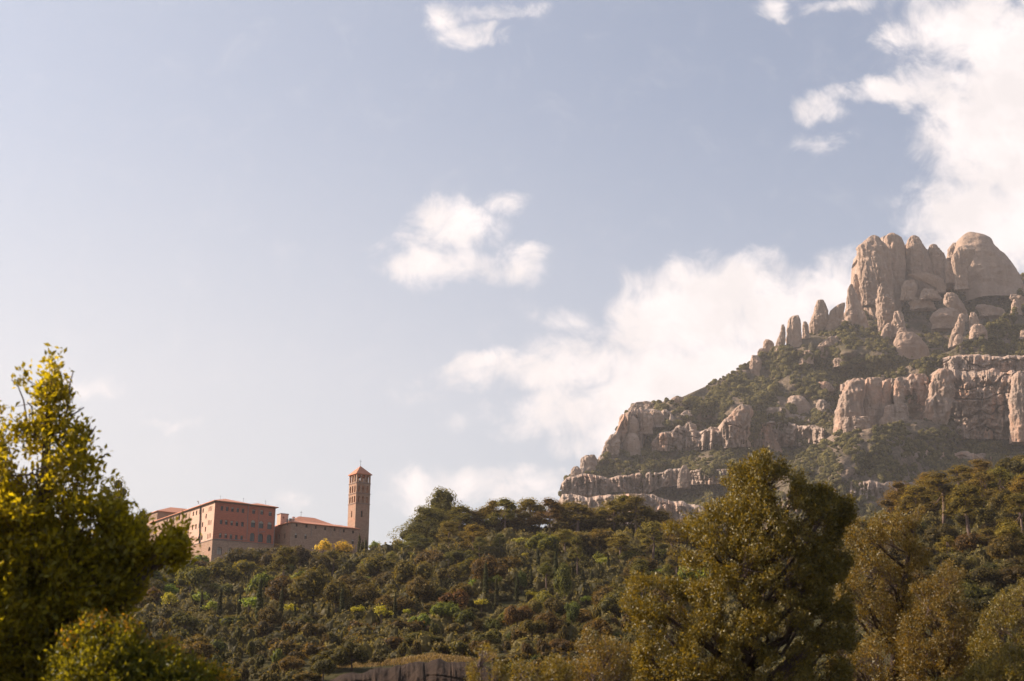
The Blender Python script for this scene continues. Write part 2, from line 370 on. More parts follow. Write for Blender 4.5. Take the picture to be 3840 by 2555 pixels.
CR_A = [(1850,2300),(1960,2100),(2050,1980),(2092,1925),(2102,1850),(2120,1800),(2150,1778),(2185,1755),(2230,1735),(2262,1700),(2300,1650),(2330,1585),(2365,1528),(2480,1508),(2560,1488),(2640,1452),(2720,1412),
        (2800,1368),(2860,1325),(2950,1292),(3030,1255),(3100,1235),(3150,1205),(3220,1180),(3300,1110),(3400,1050),(3600,1040),(3780,1052),(3840,1022),(4000,1010),(4300,1080),(4800,1300)]
CR_B = [(2860,1900),(2930,1775),(2990,1715),(3060,1672),(3125,1628),(3200,1620),(3300,1598),(3420,1575),(3500,1572),(3600,1560),(3840,1560),(4200,1600),(4700,1800)]
CR_C = [(3180,1450),(3260,1418),(3350,1398),(3450,1352),(3560,1318),(3640,1272),(3700,1225),(3770,1188),(3840,1142),(4000,1080),(4300,1100),(4700,1300)]
SHEETS = {}
def sheet(nm, crest, Yf, x0, x1, ybot, nx, ny):
    cx = np.array([c[0] for c in crest], float); cyv = np.array([c[1] for c in crest], float)
    px = np.linspace(x0, x1, nx); cr = np.interp(px, cx, cyv); t = np.linspace(0, 1, ny)
    PX = np.repeat(px[None], ny, 0); PY = ybot + (cr[None] - ybot) * t[:, None]
    Y = Yf(PX, PY); a, b = rayv(PX, PY); V = [np.stack([a * Y, Y, b * Y], -1)]
    top = V[0][-1]
    for k, (dy, dz) in enumerate([(10, 1), (30, -8), (80, -50), (160, -130), (300, -320), (420, -600)]):   # the far side falls away
        r = top.copy(); r[:, 1] += dy; r[:, 0] += dy * .3; r[:, 2] = np.maximum(r[:, 2] + dz, -26); V.append(r[None])
    V = np.concatenate([v.reshape(-1, nx, 3) for v in V], 0); R = V.shape[0]; V = V.reshape(-1, 3)
    i, j = np.meshgrid(np.arange(nx - 1), np.arange(R - 1)); q = (j * nx + i).ravel()
    o = mpart(mesh('slope', V, np.stack([q, q + 1, q + nx + 1, q + nx], -1), M['slope'], smooth=True))
    SHEETS[nm] = (cx, cyv, Yf)
sheet('A', CR_A, YA, 1850, 4800, 2700, 420, 200)
sheet('B', CR_B, YB, 2860, 4700, 2700, 260, 140)
sheet('C', CR_C, YC, 3180, 4700, 1640, 200, 60)

def rock(rows, Yf=YA, mat='rock_far', depth=.75, seed=0, amp=.07, lean=0.0, name='rock_pinnacle', label=None, Y=None, sink=.35, flute=1.0):
    """a rounded tower or dome: rows of (row, left, right) seen outline from the top down, given its own depth"""
    rows = [list(r) for r in rows]
    yb, xl, xr = rows[-1]; hgt = yb - rows[0][0]
    ex = max(10, hgt * .3); gr = (xr - xl) * .06; rows.append([yb + ex, xl - gr, xr + gr])
    yv = np.array([r[0] for r in rows], float); L = np.array([r[1] for r in rows], float); R = np.array([r[2] for r in rows], float)
    Y0 = float(Yf((xl + xr) / 2, yb)) if Y is None else Y
    wmax = (R - L).max() / 2; sc = Y0 / F_PX
    Y0 = Y0 + wmax * sc * sink
    n = 76; t = np.linspace(0, 1, n); ty = yv[0] + (yv[-1] - yv[0]) * t
    l = np.interp(ty, yv, L); r = np.interp(ty, yv, R)
    if n > 8:                                                            # soften the traced outline
        k = np.array([.25, .5, .25])
        for _ in range(7):
            l[1:-1] = np.convolve(l, k, 'valid'); r[1:-1] = np.convolve(r, k, 'valid')
    a0, b0 = rayv((l + r) / 2, ty); cxw = a0 * Y0; hw = (r - l) / 2 * sc * .97; zz = b0 * Y0
    m = 96; ph = np.linspace(0, 2 * math.pi, m, endpoint=False)
    cs, sn = np.cos(ph), np.sin(ph)
    e = .8; ux = np.sign(cs) * np.abs(cs) ** e; uy = np.sign(sn) * np.abs(sn) ** e
    dpt = np.maximum(hw, wmax * sc * .35 * np.minimum(1, t * 4 + .2)) * depth
    Xv = cxw[:, None] + hw[:, None] * ux[None]; Yv = Y0 + dpt[:, None] * uy[None] + (1 - t[:, None]) * lean * wmax * sc; Zv = np.repeat(zz[:, None], m, 1)
    V = np.stack([Xv, Yv, Zv], -1); s = 1 / (wmax * sc)
    q = V * s
    fl = fbm(q * np.array([2.2, 2.2, .35]), seed + 5, 4, .55); fg = fbm(q * np.array([1.6, 1.6, 1.8]), seed + 9, 5, .55); st = fbm(q * np.array([.3, .3, 5.0]), seed + 13, 3)
    fl = -np.abs(fl) * 1.6 + .5
    cr = np.clip(1 - np.abs(fbm(q * np.array([3.1, 3.1, .5]), seed + 21, 3)) * 9, 0, 1) + .8 * np.clip(1 - np.abs(fbm(q * np.array([.8, .8, 3.2]), seed + 27, 3)) * 11, 0, 1)
    fh = fbm(q * np.array([7.0, 7.0, 3.0]), seed + 31, 4, .6)
    d = (fl * 1.35 * flute + fg * 1.0 + st * .25 - cr * .55 * (.4 + .6 * flute) + fh * .28) * amp * wmax * sc * np.minimum(1, (np.maximum(hw, 1) * s + .15))[:, None]
    V[..., 0] += d * cs[None] * .8; V[..., 1] += d * sn[None] * 1.8; V[..., 2] += fg * amp * .5 * wmax * sc
    V = V.reshape(-1, 3); i, j = np.meshgrid(np.arange(m), np.arange(n - 1)); i = i.ravel(); j = j.ravel()
    F = [(int(jj * m + ii), int((jj + 1) * m + ii), int((jj + 1) * m + (ii + 1) % m), int(jj * m + (ii + 1) % m)) for ii, jj in zip(i, j)]
    top = V[:m].mean(0) + np.array([0, 0, 1.5 * sc]); V = np.vstack([V, top]); F += [(int(len(V) - 1), int(k), int((k + 1) % m)) for k in range(m)]
    return mpart(mesh(name, V, F, M[mat], smooth=True), label)

def cliff(rows_top, rows_bot, Yf, mat='rock', amp=14, seed=0, name='cliff', label=None, off=0.0, nx=None, curl=0.0, strat=1.0, topn=8, fs=1.0, flu=1.0):
    """a long wall: top line and foot line, fluted and bedded, with a ledge running back at the top"""
    tx = np.array([r[0] for r in rows_top], float); tyv = np.array([r[1] for r in rows_top], float)
    bx = np.array([r[0] for r in rows_bot], float); byv = np.array([r[1] for r in rows_bot], float)
    x0, x1 = tx[0], tx[-1]; nx = nx or int((x1 - x0) / 2) + 2; ny = 110
    px = np.linspace(x0, x1, nx); T = np.interp(px, tx, tyv); B = np.interp(px, bx, byv)
    T = T + fbm(np.stack([px / 38, px * 0, px * 0], -1), seed + 2, 4) * topn
    t = np.linspace(0, 1, ny)[:, None]; PY = B[None] + (T - B)[None] * t; PX = np.repeat(px[None], ny, 0)
    Yb = Yf(px, B) if callable(Yf) else px * 0 + Yf
    k = np.ones(9) / 9; Yb = np.convolve(np.pad(Yb, 4, 'edge'), k, 'valid')
    Y = Yb[None] + off + amp * .5 + t ** 3 * 6 + curl * np.exp(-(PX - x0) / 30.0) + curl * np.exp(-(x1 - PX) / 30.0)
    q = np.stack([PX, PY, PX * 0], -1) / fs
    fl = -np.abs(fbm(q * np.array([1 / 34., 1 / 150., 1]), seed, 4, .6)) * 2 + .6
    bd = fbm(q * np.array([1 / 120., 1 / 30., 1]), seed + 4, 3) * .6; fg = fbm(q / 14., seed + 8, 4)
    wv = (PY + fbm(q / 90., seed + 31, 3) * 30) / 62.0; lg = np.abs(wv - np.round(wv)); lg = np.exp(-(lg / .045) ** 2) * (fbm(q * np.array([1 / 60., 1 / 30., 1]), seed + 33, 2) > -.25)
    cr = np.clip(1 - np.abs(fbm(q * np.array([1 / 26., 1 / 260., 1]), seed + 41, 4)) * 9, 0, 1)
    Y = Y - (fl * .9 * flu + bd * .45 * strat + fg * .4 - lg * (.2 + .45 * strat) - cr * .9 * flu + fbm(q / 5., seed + 51, 3) * .12) * amp
    Y = Y + amp * 1.6 * np.clip((t - .88) / .12, 0, 1) ** 2 * (1 + .4 * fg)
    a, b = rayv(PX, PY); V = [np.stack([a * Y, Y, b * Y], -1)]
    for dy in (10, 60):
        r = V[0][-1].copy(); r[:, 1] += dy; r[:, 2] += dy * .02; V.append(r[None])
    V = np.concatenate(V, 0); R = V.shape[0]; V = V.reshape(-1, 3)
    i, j = np.meshgrid(np.arange(nx - 1), np.arange(R - 1)); qd = (j * nx + i).ravel()
    o = mesh(name, V, np.stack([qd, qd + 1, qd + nx + 1, qd + nx], -1), M[mat], smooth=True)
    return o, (px, T, V[(ny - 1) * nx: ny * nx])

# summit group
RK = [
 ('rock_pinnacle','blunt leftmost head of the summit group, above a sheer face',[(883,3266,3286),(889,3248,3298),(900,3234,3312),(929,3213,3336),(955,3209,3344),(1008,3210,3350),(1060,3218,3352),(1113,3228,3352),(1166,3242,3350),(1205,3250,3340)],dict(depth=.55,amp=.09,sink=.2)),
 ('rock_pinnacle','highest middle head of the summit group',[(875,3335,3354),(880,3318,3368),(892,3310,3380),(915,3312,3392),(955,3320,3396),(1034,3322,3398),(1076,3326,3394),(1110,3330,3380)],dict(depth=.7,amp=.07,Y=1830)),
 ('rock_pinnacle','rounded column right of the summit cleft',[(888,3413,3438),(896,3404,3448),(912,3396,3458),(945,3394,3468),(981,3394,3476),(1034,3394,3484),(1062,3402,3490)],dict(Y=1840)),
 ('rock_pinnacle',None,[(915,3452,3462),(935,3450,3474),(981,3450,3492),(1034,3450,3500),(1062,3455,3500)],dict(Y=1850)),
 ('rock_pinnacle','knobbed column between the summit group and the great dome',[(919,3490,3512),(926,3480,3518),(940,3478,3530),(960,3482,3546),(1008,3484,3550),(1050,3489,3550)],dict(Y=1850)),
 ('rock_pinnacle',None,[(979,3549,3560),(1000,3543,3572),(1046,3545,3584)],dict(Y=1830)),
 ('rock_slab',None,[(1030,3400,3500),(1046,3430,3540),(1062,3468,3548),(1083,3510,3548)],dict(depth=.3,Y=1800,amp=.04)),
 ('rock_dome','great rounded dome on the skyline at the far right',[(874,3624,3654),(882,3606,3680),(891,3594,3712),(905,3582,3722),(925,3572,3732),(955,3562,3760),(992,3562,3794),(1034,3570,3818),(1062,3590,3836),(1078,3600,3844)],dict(depth=.7,amp=.035,Y=1880,flute=.4)),
 ('rock_dome',None,[(922,3600,3650),(932,3584,3664),(955,3568,3660),(985,3564,3648),(1010,3572,3634),(1050,3580,3630)],dict(depth=.4,Y=1795,amp=.05,sink=0)),
 ('rock_pinnacle',None,[(912,3572,3590),(935,3553,3600),(975,3547,3600),(1010,3556,3600)],dict(Y=1900)),
 ('rock_pinnacle',None,[(978,3246,3256),(1000,3238,3274),(1040,3230,3286),(1072,3222,3290),(1110,3228,3292)],dict(depth=.5,Y=1765,sink=0,amp=.1)),
 ('rock_pinnacle',None,[(935,3270,3284),(960,3266,3300),(1020,3274,3312),(1080,3290,3330)],dict(depth=.35,Y=1780,sink=0,amp=.1)),
 ('rock_pinnacle','steep cone leaning on the left foot of the summit group',[(1064,3187,3198),(1076,3180,3204),(1095,3174,3210),(1139,3168,3230),(1192,3150,3250),(1248,3130,3264)],dict(depth=.6,amp=.08,Y=1735)),
 ('rock_pinnacle',None,[(1029,3203,3212),(1040,3198,3220),(1087,3192,3228),(1130,3200,3240)],dict()),
 ('rock_pinnacle','sharp cone standing in front of the summit group',[(1074,3297,3306),(1090,3292,3320),(1113,3288,3340),(1139,3284,3359),(1176,3284,3356),(1216,3292,3345)],dict(amp=.12,Y=1720)),
 ('rock_slab',None,[(1136,3156,3170),(1150,3130,3170),(1165,3112,3168),(1200,3098,3160),(1240,3090,3150)],dict(depth=.5,amp=.04)),
 ('rock_pinnacle','thumb shaped pinnacle on the ridge left of the summit cone',[(1127,3064,3088),(1134,3060,3094),(1150,3056,3102),(1176,3048,3109),(1213,3032,3106),(1252,3034,3085)],dict()),
 ('rock_pinnacle',None,[(1207,3012,3024),(1222,3008,3032),(1268,3008,3038)],dict()),
 ('rock_pinnacle','broad round topped pinnacle on the left ridge',[(1186,2970,2994),(1192,2960,3000),(1205,2952,3004),(1235,2949,3008),(1292,2947,3010)],dict()),
 ('rock_pinnacle','thin needle at the left end of the ridge pinnacles',[(1218,2930,2941),(1234,2927,2945),(1250,2924,2946),(1281,2910,2946),(1304,2904,2942)],dict()),
 ('rock_knob',None,[(1274,2868,2886),(1282,2862,2896),(1292,2861,2904),(1310,2856,2908)],dict()),
 ('rock_knob',None,[(1308,2846,2868),(1322,2839,2878),(1348,2838,2884)],dict()),
 ('rock_knob',None,[(1334,2818,2842),(1360,2810,2858),(1398,2806,2850)],dict()),
 ('rock_pinnacle',None,[(1213,3325,3342),(1240,3306,3352),(1284,3294,3345)],dict(Y=1690)),
 ('rock_pinnacle',None,[(1168,3355,3380),(1185,3348,3390),(1210,3344,3394),(1245,3340,3398)],dict(Y=1690,amp=.1)),
 ('rock_knob',None,[(1230,3374,3390),(1245,3364,3400),(1278,3356,3402)],dict(Y=1660)),
 ('rock_dome','low mound of bare rock below the summit cone',[(1247,3372,3430),(1262,3356,3450),(1285,3346,3468),(1310,3338,3484),(1330,3335,3490)],dict(depth=.5,amp=.04,Y=1640)),
 ('rock_dome',None,[(1099,3548,3574),(1108,3540,3590),(1125,3536,3604),(1142,3538,3612),(1160,3565,3622),(1182,3600,3630)],dict(depth=.5,Y=1770)),
 ('rock_slab',None,[(1158,3520,3570),(1172,3495,3600),(1195,3482,3604),(1218,3496,3590)],dict(depth=.5,Y=1740,amp=.05)),
 ('rock_pinnacle','leaning fin of pale rock in the high bowl',[(1178,3598,3612),(1200,3588,3618),(1240,3571,3617),(1276,3557,3602)],dict(Y=1690)),
 ('rock_pinnacle',None,[(1172,3640,3656),(1186,3634,3666),(1232,3634,3676)],dict(Y=1690)),
 ('rock_knob','round boulder on the spur below the great dome',[(1217,3652,3680),(1228,3640,3696),(1264,3634,3704)],dict(Yf=YC)),
 ('rock_knob',None,[(1256,3588,3606),(1270,3578,3612),(1290,3574,3610)],dict(Yf=YC)),
 ('rock_knob',None,[(1123,3800,3816),(1140,3793,3828),(1172,3790,3832)],dict(Yf=YC)),
 ('rock_knob',None,[(1240,3828,3850),(1272,3818,3870)],dict(Yf=YC)),
 ('rock_slab',None,[(1261,3112,3140),(1275,3086,3150),(1300,3062,3140),(1348,3046,3095)],dict(depth=.5)),
 ('rock_knob',None,[(1315,3018,3044),(1330,3002,3052),(1358,2996,3050)],dict()),
 ('rock_slab',None,[(1052,3392,3430),(1075,3380,3446),(1110,3374,3434)],dict(depth=.4,Y=1800)),
 ('rock_slab',None,[(1082,3462,3490),(1095,3452,3515),(1115,3446,3532)],dict(depth=.4,Y=1790)),
 ('rock_slab',None,[(1142,3662,3700),(1156,3652,3760),(1178,3670,3780)],dict(depth=.3,Y=1800)),
 ('rock_slab',None,[(1120,3420,3470),(1135,3400,3500),(1152,3410,3510)],dict(depth=.3,Y=1800)),
 ('rock_slab',None,[(1105,3790,3810),(1118,3780,3860),(1132,3800,3880)],dict(depth=.3,Y=1620)),
 # buttress left of the great cliff
 ('rock_buttress','tall left buttress of the twin cliffs, pale on its left edge',[(1418,3200,3238),(1430,3182,3244),(1450,3165,3244),(1482,3151,3242),(1515,3139,3240),(1565,3131,3238),(1622,3127,3235)],dict(mat='rock',Y=1385,depth=.9,amp=.08,sink=0)),
 ('rock_buttress',None,[(1418,3247,3300),(1432,3242,3308),(1500,3236,3308),(1575,3230,3300),(1590,3235,3290)],dict(mat='rock',Y=1392,depth=.6,sink=0)),
 ('rock_buttress',None,[(1566,3170,3262),(1580,3164,3266),(1622,3158,3264)],dict(mat='rock',Y=1362,depth=.5,sink=0)),
 ('rock_pinnacle',None,[(1424,3320,3340),(1450,3310,3344),(1510,3300,3334),(1565,3288,3322)],dict(mat='rock',Y=1392,sink=0)),
 ('rock_pinnacle',None,[(1417,3362,3386),(1430,3354,3391),(1490,3350,3392),(1515,3354,3390)],dict(mat='rock',Y=1380,sink=0)),
 ('rock_knob',None,[(1519,3330,3350),(1530,3314,3354),(1572,3312,3354)],dict(mat='rock',Y=1378,sink=0)),
 ('rock_knob',None,[(1515,3354,3398),(1530,3350,3406),(1570,3350,3408)],dict(mat='rock',Y=1382,sink=0)),
 ('rock_buttress',None,[(1568,3300,3390),(1590,3292,3396),(1615,3290,3392)],dict(mat='rock',Y=1370,sink=0,depth=.4)),
 ('rock_dome',None,[(1404,3412,3470),(1420,3396,3484),(1470,3392,3486),(1550,3400,3480)],dict(mat='rock',Y=1420,depth=.5)),
 # left cliffs
 ('rock_buttress','rounded buttress in the middle of the left cliffs',[(1520,2772,2812),(1532,2758,2824),(1552,2742,2828),(1582,2712,2812),(1625,2709,2790),(1676,2706,2775)],dict(mat='rock',depth=.6,amp=.09)),
 ('rock_slab',None,[(1572,2806,2850),(1590,2792,2880),(1620,2782,2905),(1650,2778,2925),(1675,2785,2935)],dict(mat='rock',depth=.45,amp=.11)),
 ('rock_slab',None,[(1578,2915,2960),(1600,2905,2990),(1645,2895,3010),(1660,2900,3005)],dict(mat='rock',depth=.4,amp=.1)),
 ('rock_dome','flat topped boulder lying above the dark gully',[(1486,2962,3004),(1496,2950,3020),(1515,2941,3036),(1545,2938,3048)],dict(mat='rock',depth=.7,amp=.04)),
 ('rock_slab',None,[(1594,3028,3060),(1612,3020,3090),(1640,3016,3110),(1668,3012,3080)],dict(mat='rock',depth=.4,amp=.1)),
 ('rock_slab',None,[(1528,2880,2940),(1542,2862,2962),(1566,2862,2968)],dict(mat='rock',depth=.4)),
 ('rock_pinnacle','castle like stack of boulders on the left cliffs',[(1588,2576,2602),(1600,2562,2610),(1615,2550,2612),(1645,2541,2613),(1684,2545,2604)],dict(mat='rock',amp=.13)),
 ('rock_pinnacle',None,[(1604,2656,2690),(1620,2646,2697),(1645,2632,2699),(1672,2622,2700)],dict(mat='rock',amp=.12)),
 ('rock_slab',None,[(1622,2485,2530),(1640,2462,2534),(1665,2442,2520),(1695,2442,2490)],dict(mat='rock',amp=.12,depth=.5)),
 ('rock_knob','egg shaped boulder balanced at the mountain edge',[(1564,2364,2381),(1575,2354,2391),(1592,2347,2397),(1612,2349,2396),(1630,2356,2388)],dict(amp=.03,Y=1418)),
 ('rock_knob','round boulder directly beneath the egg shaped one',[(1627,2355,2386),(1645,2342,2398),(1672,2334,2403),(1702,2336,2404)],dict(amp=.04,Y=1408)),
 ('rock_pinnacle',None,[(1556,2328,2350),(1570,2321,2358),(1640,2314,2354)],dict(Y=1436)),
 ('rock_knob',None,[(1548,2396,2434),(1565,2390,2448),(1590,2390,2452),(1612,2398,2446)],dict(Y=1432)),
 ('rock_knob',None,[(1540,2440,2470),(1560,2430,2490),(1592,2440,2500)],dict(Y=1450)),
 ('rock_dome',None,[(1506,2385,2440),(1516,2366,2470),(1535,2354,2490),(1560,2346,2490)],dict(mat='rock',depth=.4)),
 ('rock_knob',None,[(1492,2520,2562),(1503,2508,2578),(1524,2506,2582)],dict()),
 ('rock_knob',None,[(1542,2560,2592),(1556,2548,2602),(1586,2544,2596)],dict(mat='rock')),
 ('rock_slab',None,[(1632,2290,2316),(1660,2272,2326),(1700,2252,2322),(1745,2230,2300)],dict(mat='rock',amp=.12,depth=.5)),
 ('rock_knob','blunt knob low on the left skyline of the mountain',[(1708,2192,2232),(1720,2178,2240),(1770,2170,2238)],dict(mat='rock')),
 ('rock_knob',None,[(1750,2150,2168),(1765,2140,2180),(1800,2138,2180)],dict(mat='rock')),
 ('rock_knob','isolated bell shaped rock in the lower cliff band',[(1745,2560,2575),(1760,2552,2582),(1780,2542,2588),(1812,2540,2588)],dict(mat='rock',Y=1335)),
 ('rock_knob',None,[(1452,3170,3195),(1462,3160,3210),(1478,3150,3220)],dict(mat='rock',Y=1520)),
 ('rock_knob',None,[(1433,3070,3100),(1445,3062,3120),(1462,3060,3130)],dict(mat='rock')),
 ('rock_knob',None,[(1500,3068,3090),(1515,3060,3110),(1540,3062,3120)],dict(mat='rock')),
 ('rock_knob',None,[(1345,3128,3150),(1355,3120,3170),(1370,3125,3180)],dict()),
]
for k, (nm, lb, rows, kw) in enumerate(RK):
    rock(rows, seed=k * 7 + 1, name=nm, label=lb, **kw)

def mcliff(*a, **k):
    label = k.pop('label', None); o, top = cliff(*a, **k); mpart(o, label); return top
mcliff([(3226,1040),(3230,960),(3238,925),(3256,903),(3300,895),(3318,884),(3380,890),(3396,925),(3410,900),(3440,898),(3462,925),(3490,940),(3540,950),(3556,1000),(3590,1010)],
       [(3226,1215),(3345,1215),(3400,1120),(3540,1095),(3590,1075)],1845,amp=12,seed=91,label='fluted rock wall joining the heads of the summit group',topn=3,name='rock_wall')
mcliff([(2450,1650),(2475,1628),(2545,1604),(2620,1618),(2700,1612),(2718,1572),(2800,1566),(2880,1584),(2960,1580),(3010,1598),(3090,1606)],[(2450,1692),(2600,1692),(2700,1682),(2800,1676),(2930,1676),(3090,1668)],YA,amp=11,seed=93,off=-20,label='long broken cliff band across the middle of the mountain',name='rock_wall')
mcliff([(2286,1680),(2305,1640),(2322,1590),(2340,1552),(2368,1530),(2440,1526),(2500,1540),(2540,1575)],[(2286,1745),(2330,1712),(2400,1706),(2450,1630),(2540,1604)],YA,amp=8,seed=95,off=8,name='rock_wall',label='rounded cliff at the left skyline behind the balanced boulders')
mcliff([(3150,1450),(3200,1425),(3300,1422),(3400,1416),(3480,1412)],[(3150,1610),(3300,1606),(3400,1600),(3480,1580)],1408,amp=11,seed=97,name='rock_wall',label='recessed wall behind the twin buttresses')
mcliff([(3400,1100),(3450,1060),(3540,1058),(3620,1066),(3840,1070),(3900,1070)],[(3400,1120),(3540,1098),(3640,1096),(3900,1100)],YA,amp=8,seed=101,name='rock_wall')
mcliff([(3535,1345),(3560,1328),(3640,1330),(3800,1335),(3900,1330),(4200,1330)],[(3535,1392),(4200,1395)],1425,amp=9,seed=3,flu=.6,label='upper rock band above the great cliff')
mcliff([(3462,1540),(3468,1516),(3484,1480),(3486,1440),(3496,1408),(3520,1388),(3700,1388),(3900,1392),(4300,1400)],
       [(3462,1590),(3490,1640),(3600,1645),(3900,1650),(4300,1660)],lambda x, y: 1396 - (x - 3480) * .10,amp=11,seed=11,curl=30,flu=.45,label='great streaked cliff with orange stains',strat=1.5)
rock([(1392,3815,3850),(1410,3798,3880),(1450,3790,3890),(1500,3782,3890),(1560,3785,3890),(1600,3790,3890)],Y=1350,mat='rock',depth=.6,seed=77,name='rock_buttress')
rock([(1388,3520,3560),(1410,3494,3580),(1450,3484,3580),(1485,3484,3575),(1520,3466,3570),(1560,3462,3560),(1600,3466,3550)],Y=1384,mat='rock',depth=.6,seed=78,amp=.12,name='rock_buttress',label='ragged orange left edge of the great cliff',sink=0)
mcliff([(2105,1812),(2125,1792),(2180,1778),(2300,1790),(2400,1775),(2500,1765),(2560,1758),(2640,1762),(2700,1755),(2800,1760)],
       [(2105,1875),(2200,1870),(2300,1846),(2430,1850),(2480,1828),(2560,1820),(2700,1815),(2800,1800)],YA,amp=8,fs=.6,topn=4,seed=17,label='upper band of the broken cliff at the mountain foot',off=-30)
mcliff([(2092,1880),(2110,1850),(2200,1862),(2300,1858),(2380,1850),(2450,1855),(2520,1880),(2600,1900)],
       [(2092,1960),(2200,1990),(2400,2010),(2500,2000),(2600,1990)],YA,amp=8,fs=.6,topn=4,seed=23,label='pale lower cliff wall at the left foot of the mountain',off=-38)
mcliff([(2440,1905),(2520,1880),(2620,1890),(2720,1910)],[(2440,2030),(2720,2050)],YA,amp=12,seed=29,off=-34)
mcliff([(3120,1835),(3180,1812),(3290,1806),(3400,1812),(3520,1830)],[(3120,1862),(3250,1870),(3400,1872),(3520,1880)],YB,amp=8,seed=33,off=-5)
mcliff([(3380,1700),(3500,1690),(3650,1700),(3840,1720)],[(3380,1712),(3500,1720),(3650,1735),(3840,1760)],YB,amp=5,seed=37,off=-3)
mcliff([(3450,1770),(3600,1780),(3750,1790)],[(3450,1782),(3600,1800),(3750,1815)],YB,amp=5,seed=39,off=-3)
mcliff([(2860,1545),(2960,1552),(3060,1560)],[(2860,1560),(3060,1590)],YA,amp=6,seed=43)

# ------------------------------------------------------------------ foliage building blocks
def ico(sub=1):
    t = (1 + 5 ** .5) / 2
    V = [(-1,t,0),(1,t,0),(-1,-t,0),(1,-t,0),(0,-1,t),(0,1,t),(0,-1,-t),(0,1,-t),(t,0,-1),(t,0,1),(-t,0,-1),(-t,0,1)]
    F = [(0,11,5),(0,5,1),(0,1,7),(0,7,10),(0,10,11),(1,5,9),(5,11,4),(11,10,2),(10,7,6),(7,1,8),(3,9,4),(3,4,2),(3,2,6),(3,6,8),(3,8,9),(4,9,5),(2,4,11),(6,2,10),(8,6,7),(9,8,1)]
    V = [Vector(v).normalized() for v in V]
    for _ in range(sub):
        c = {}; nf = []
        def mid(a, b):
            k = (min(a, b), max(a, b))
            if k not in c: V.append(((V[a] + V[b]) / 2).normalized()); c[k] = len(V) - 1
            return c[k]
        for a, b, d in F:
            x, y, z = mid(a, b), mid(b, d), mid(d, a); nf += [(a, x, z), (b, y, x), (d, z, y), (x, y, z)]
        F = nf
    return np.array([tuple(v) for v in V]), np.array(F)
def unit(v): return v / np.maximum(np.linalg.norm(v, axis=-1, keepdims=True), 1e-9)
def cards(c, n, L, Wd, r, up=None):
    """leaf-shaped kites: centre, facing normal, length, width"""
    N = len(c); n = unit(n); a = r.normal(size=(N, 3)) if up is None else up + r.normal(size=(N, 3)) * .45
    a = unit(a - (a * n).sum(1, keepdims=True) * n); b = np.cross(n, a)
    L = np.asarray(L).reshape(-1, 1) * np.ones((N, 1)); Wd = np.asarray(Wd).reshape(-1, 1) * np.ones((N, 1))
    V = np.stack([c - a * L * .5, c + b * Wd * .5 + n * Wd * .12, c + a * L * .5, c - b * Wd * .5 + n * Wd * .12], 1).reshape(-1, 3)
    return V, np.arange(4 * N).reshape(N, 4)
def lobes_leaves(lobes, per, size, r, shell=.28, updir=.3, aspect=.7):
    cs, ns = [], []
    for (x, y, z, rx, ry, rz) in lobes:
        k = max(8, int(per * (rx * ry + ry * rz + rx * rz) / 3))
        d = unit(r.normal(size=(k, 3))); rad = 1 - shell * r.random((k, 1)) ** 1.5
        bump = 1 + .16 * vn(d * 2.6 + (x, y, z), 3)[:, None] + .1 * vn(d * 6 + (z, x, y), 5)[:, None]
        cs.append(np.array([x, y, z]) + d * rad * bump * np.array([rx, ry, rz]))
        ns.append(unit(d / np.array([rx, ry, rz])) + r.normal(size=(k, 3)) * .55 + np.array([0, 0, updir]))
    c = np.concatenate(cs); n = np.concatenate(ns); s = size * (.6 + .8 * r.random(len(c)))
    V, F = cards(c, n, s, s * aspect, r); tint = np.clip(r.random(len(c)) * .7 + .3 * (vn(c * .8, 9) * .5 + .5), 0, 1)
    return V, F, tint
def core(lobes, k=.72):
    iv, jf = ico(1); Vs, Fs, b = [], [], 0
    for (x, y, z, rx, ry, rz) in lobes:
        Vs.append(iv * np.array([rx, ry, rz]) * k + np.array([x, y, z])); Fs.append(jf + b); b += len(iv)
    return np.concatenate(Vs), np.concatenate(Fs)
def crown(lobes, per, size, r, mat, parent, name='crown', kcore=.70, **kw):
    V, F, t = lobes_leaves(lobes, per, size, r, **kw); Vc, Fc = core(lobes, kcore)
    Fq = [tuple(f) for f in F.tolist()] + [tuple(int(i) + len(V) for i in f) for f in Fc.tolist()]
    return mesh(name, np.vstack([V, Vc]), Fq, mat, parent, tint=np.concatenate([t, np.full(len(Fc), .0)]))

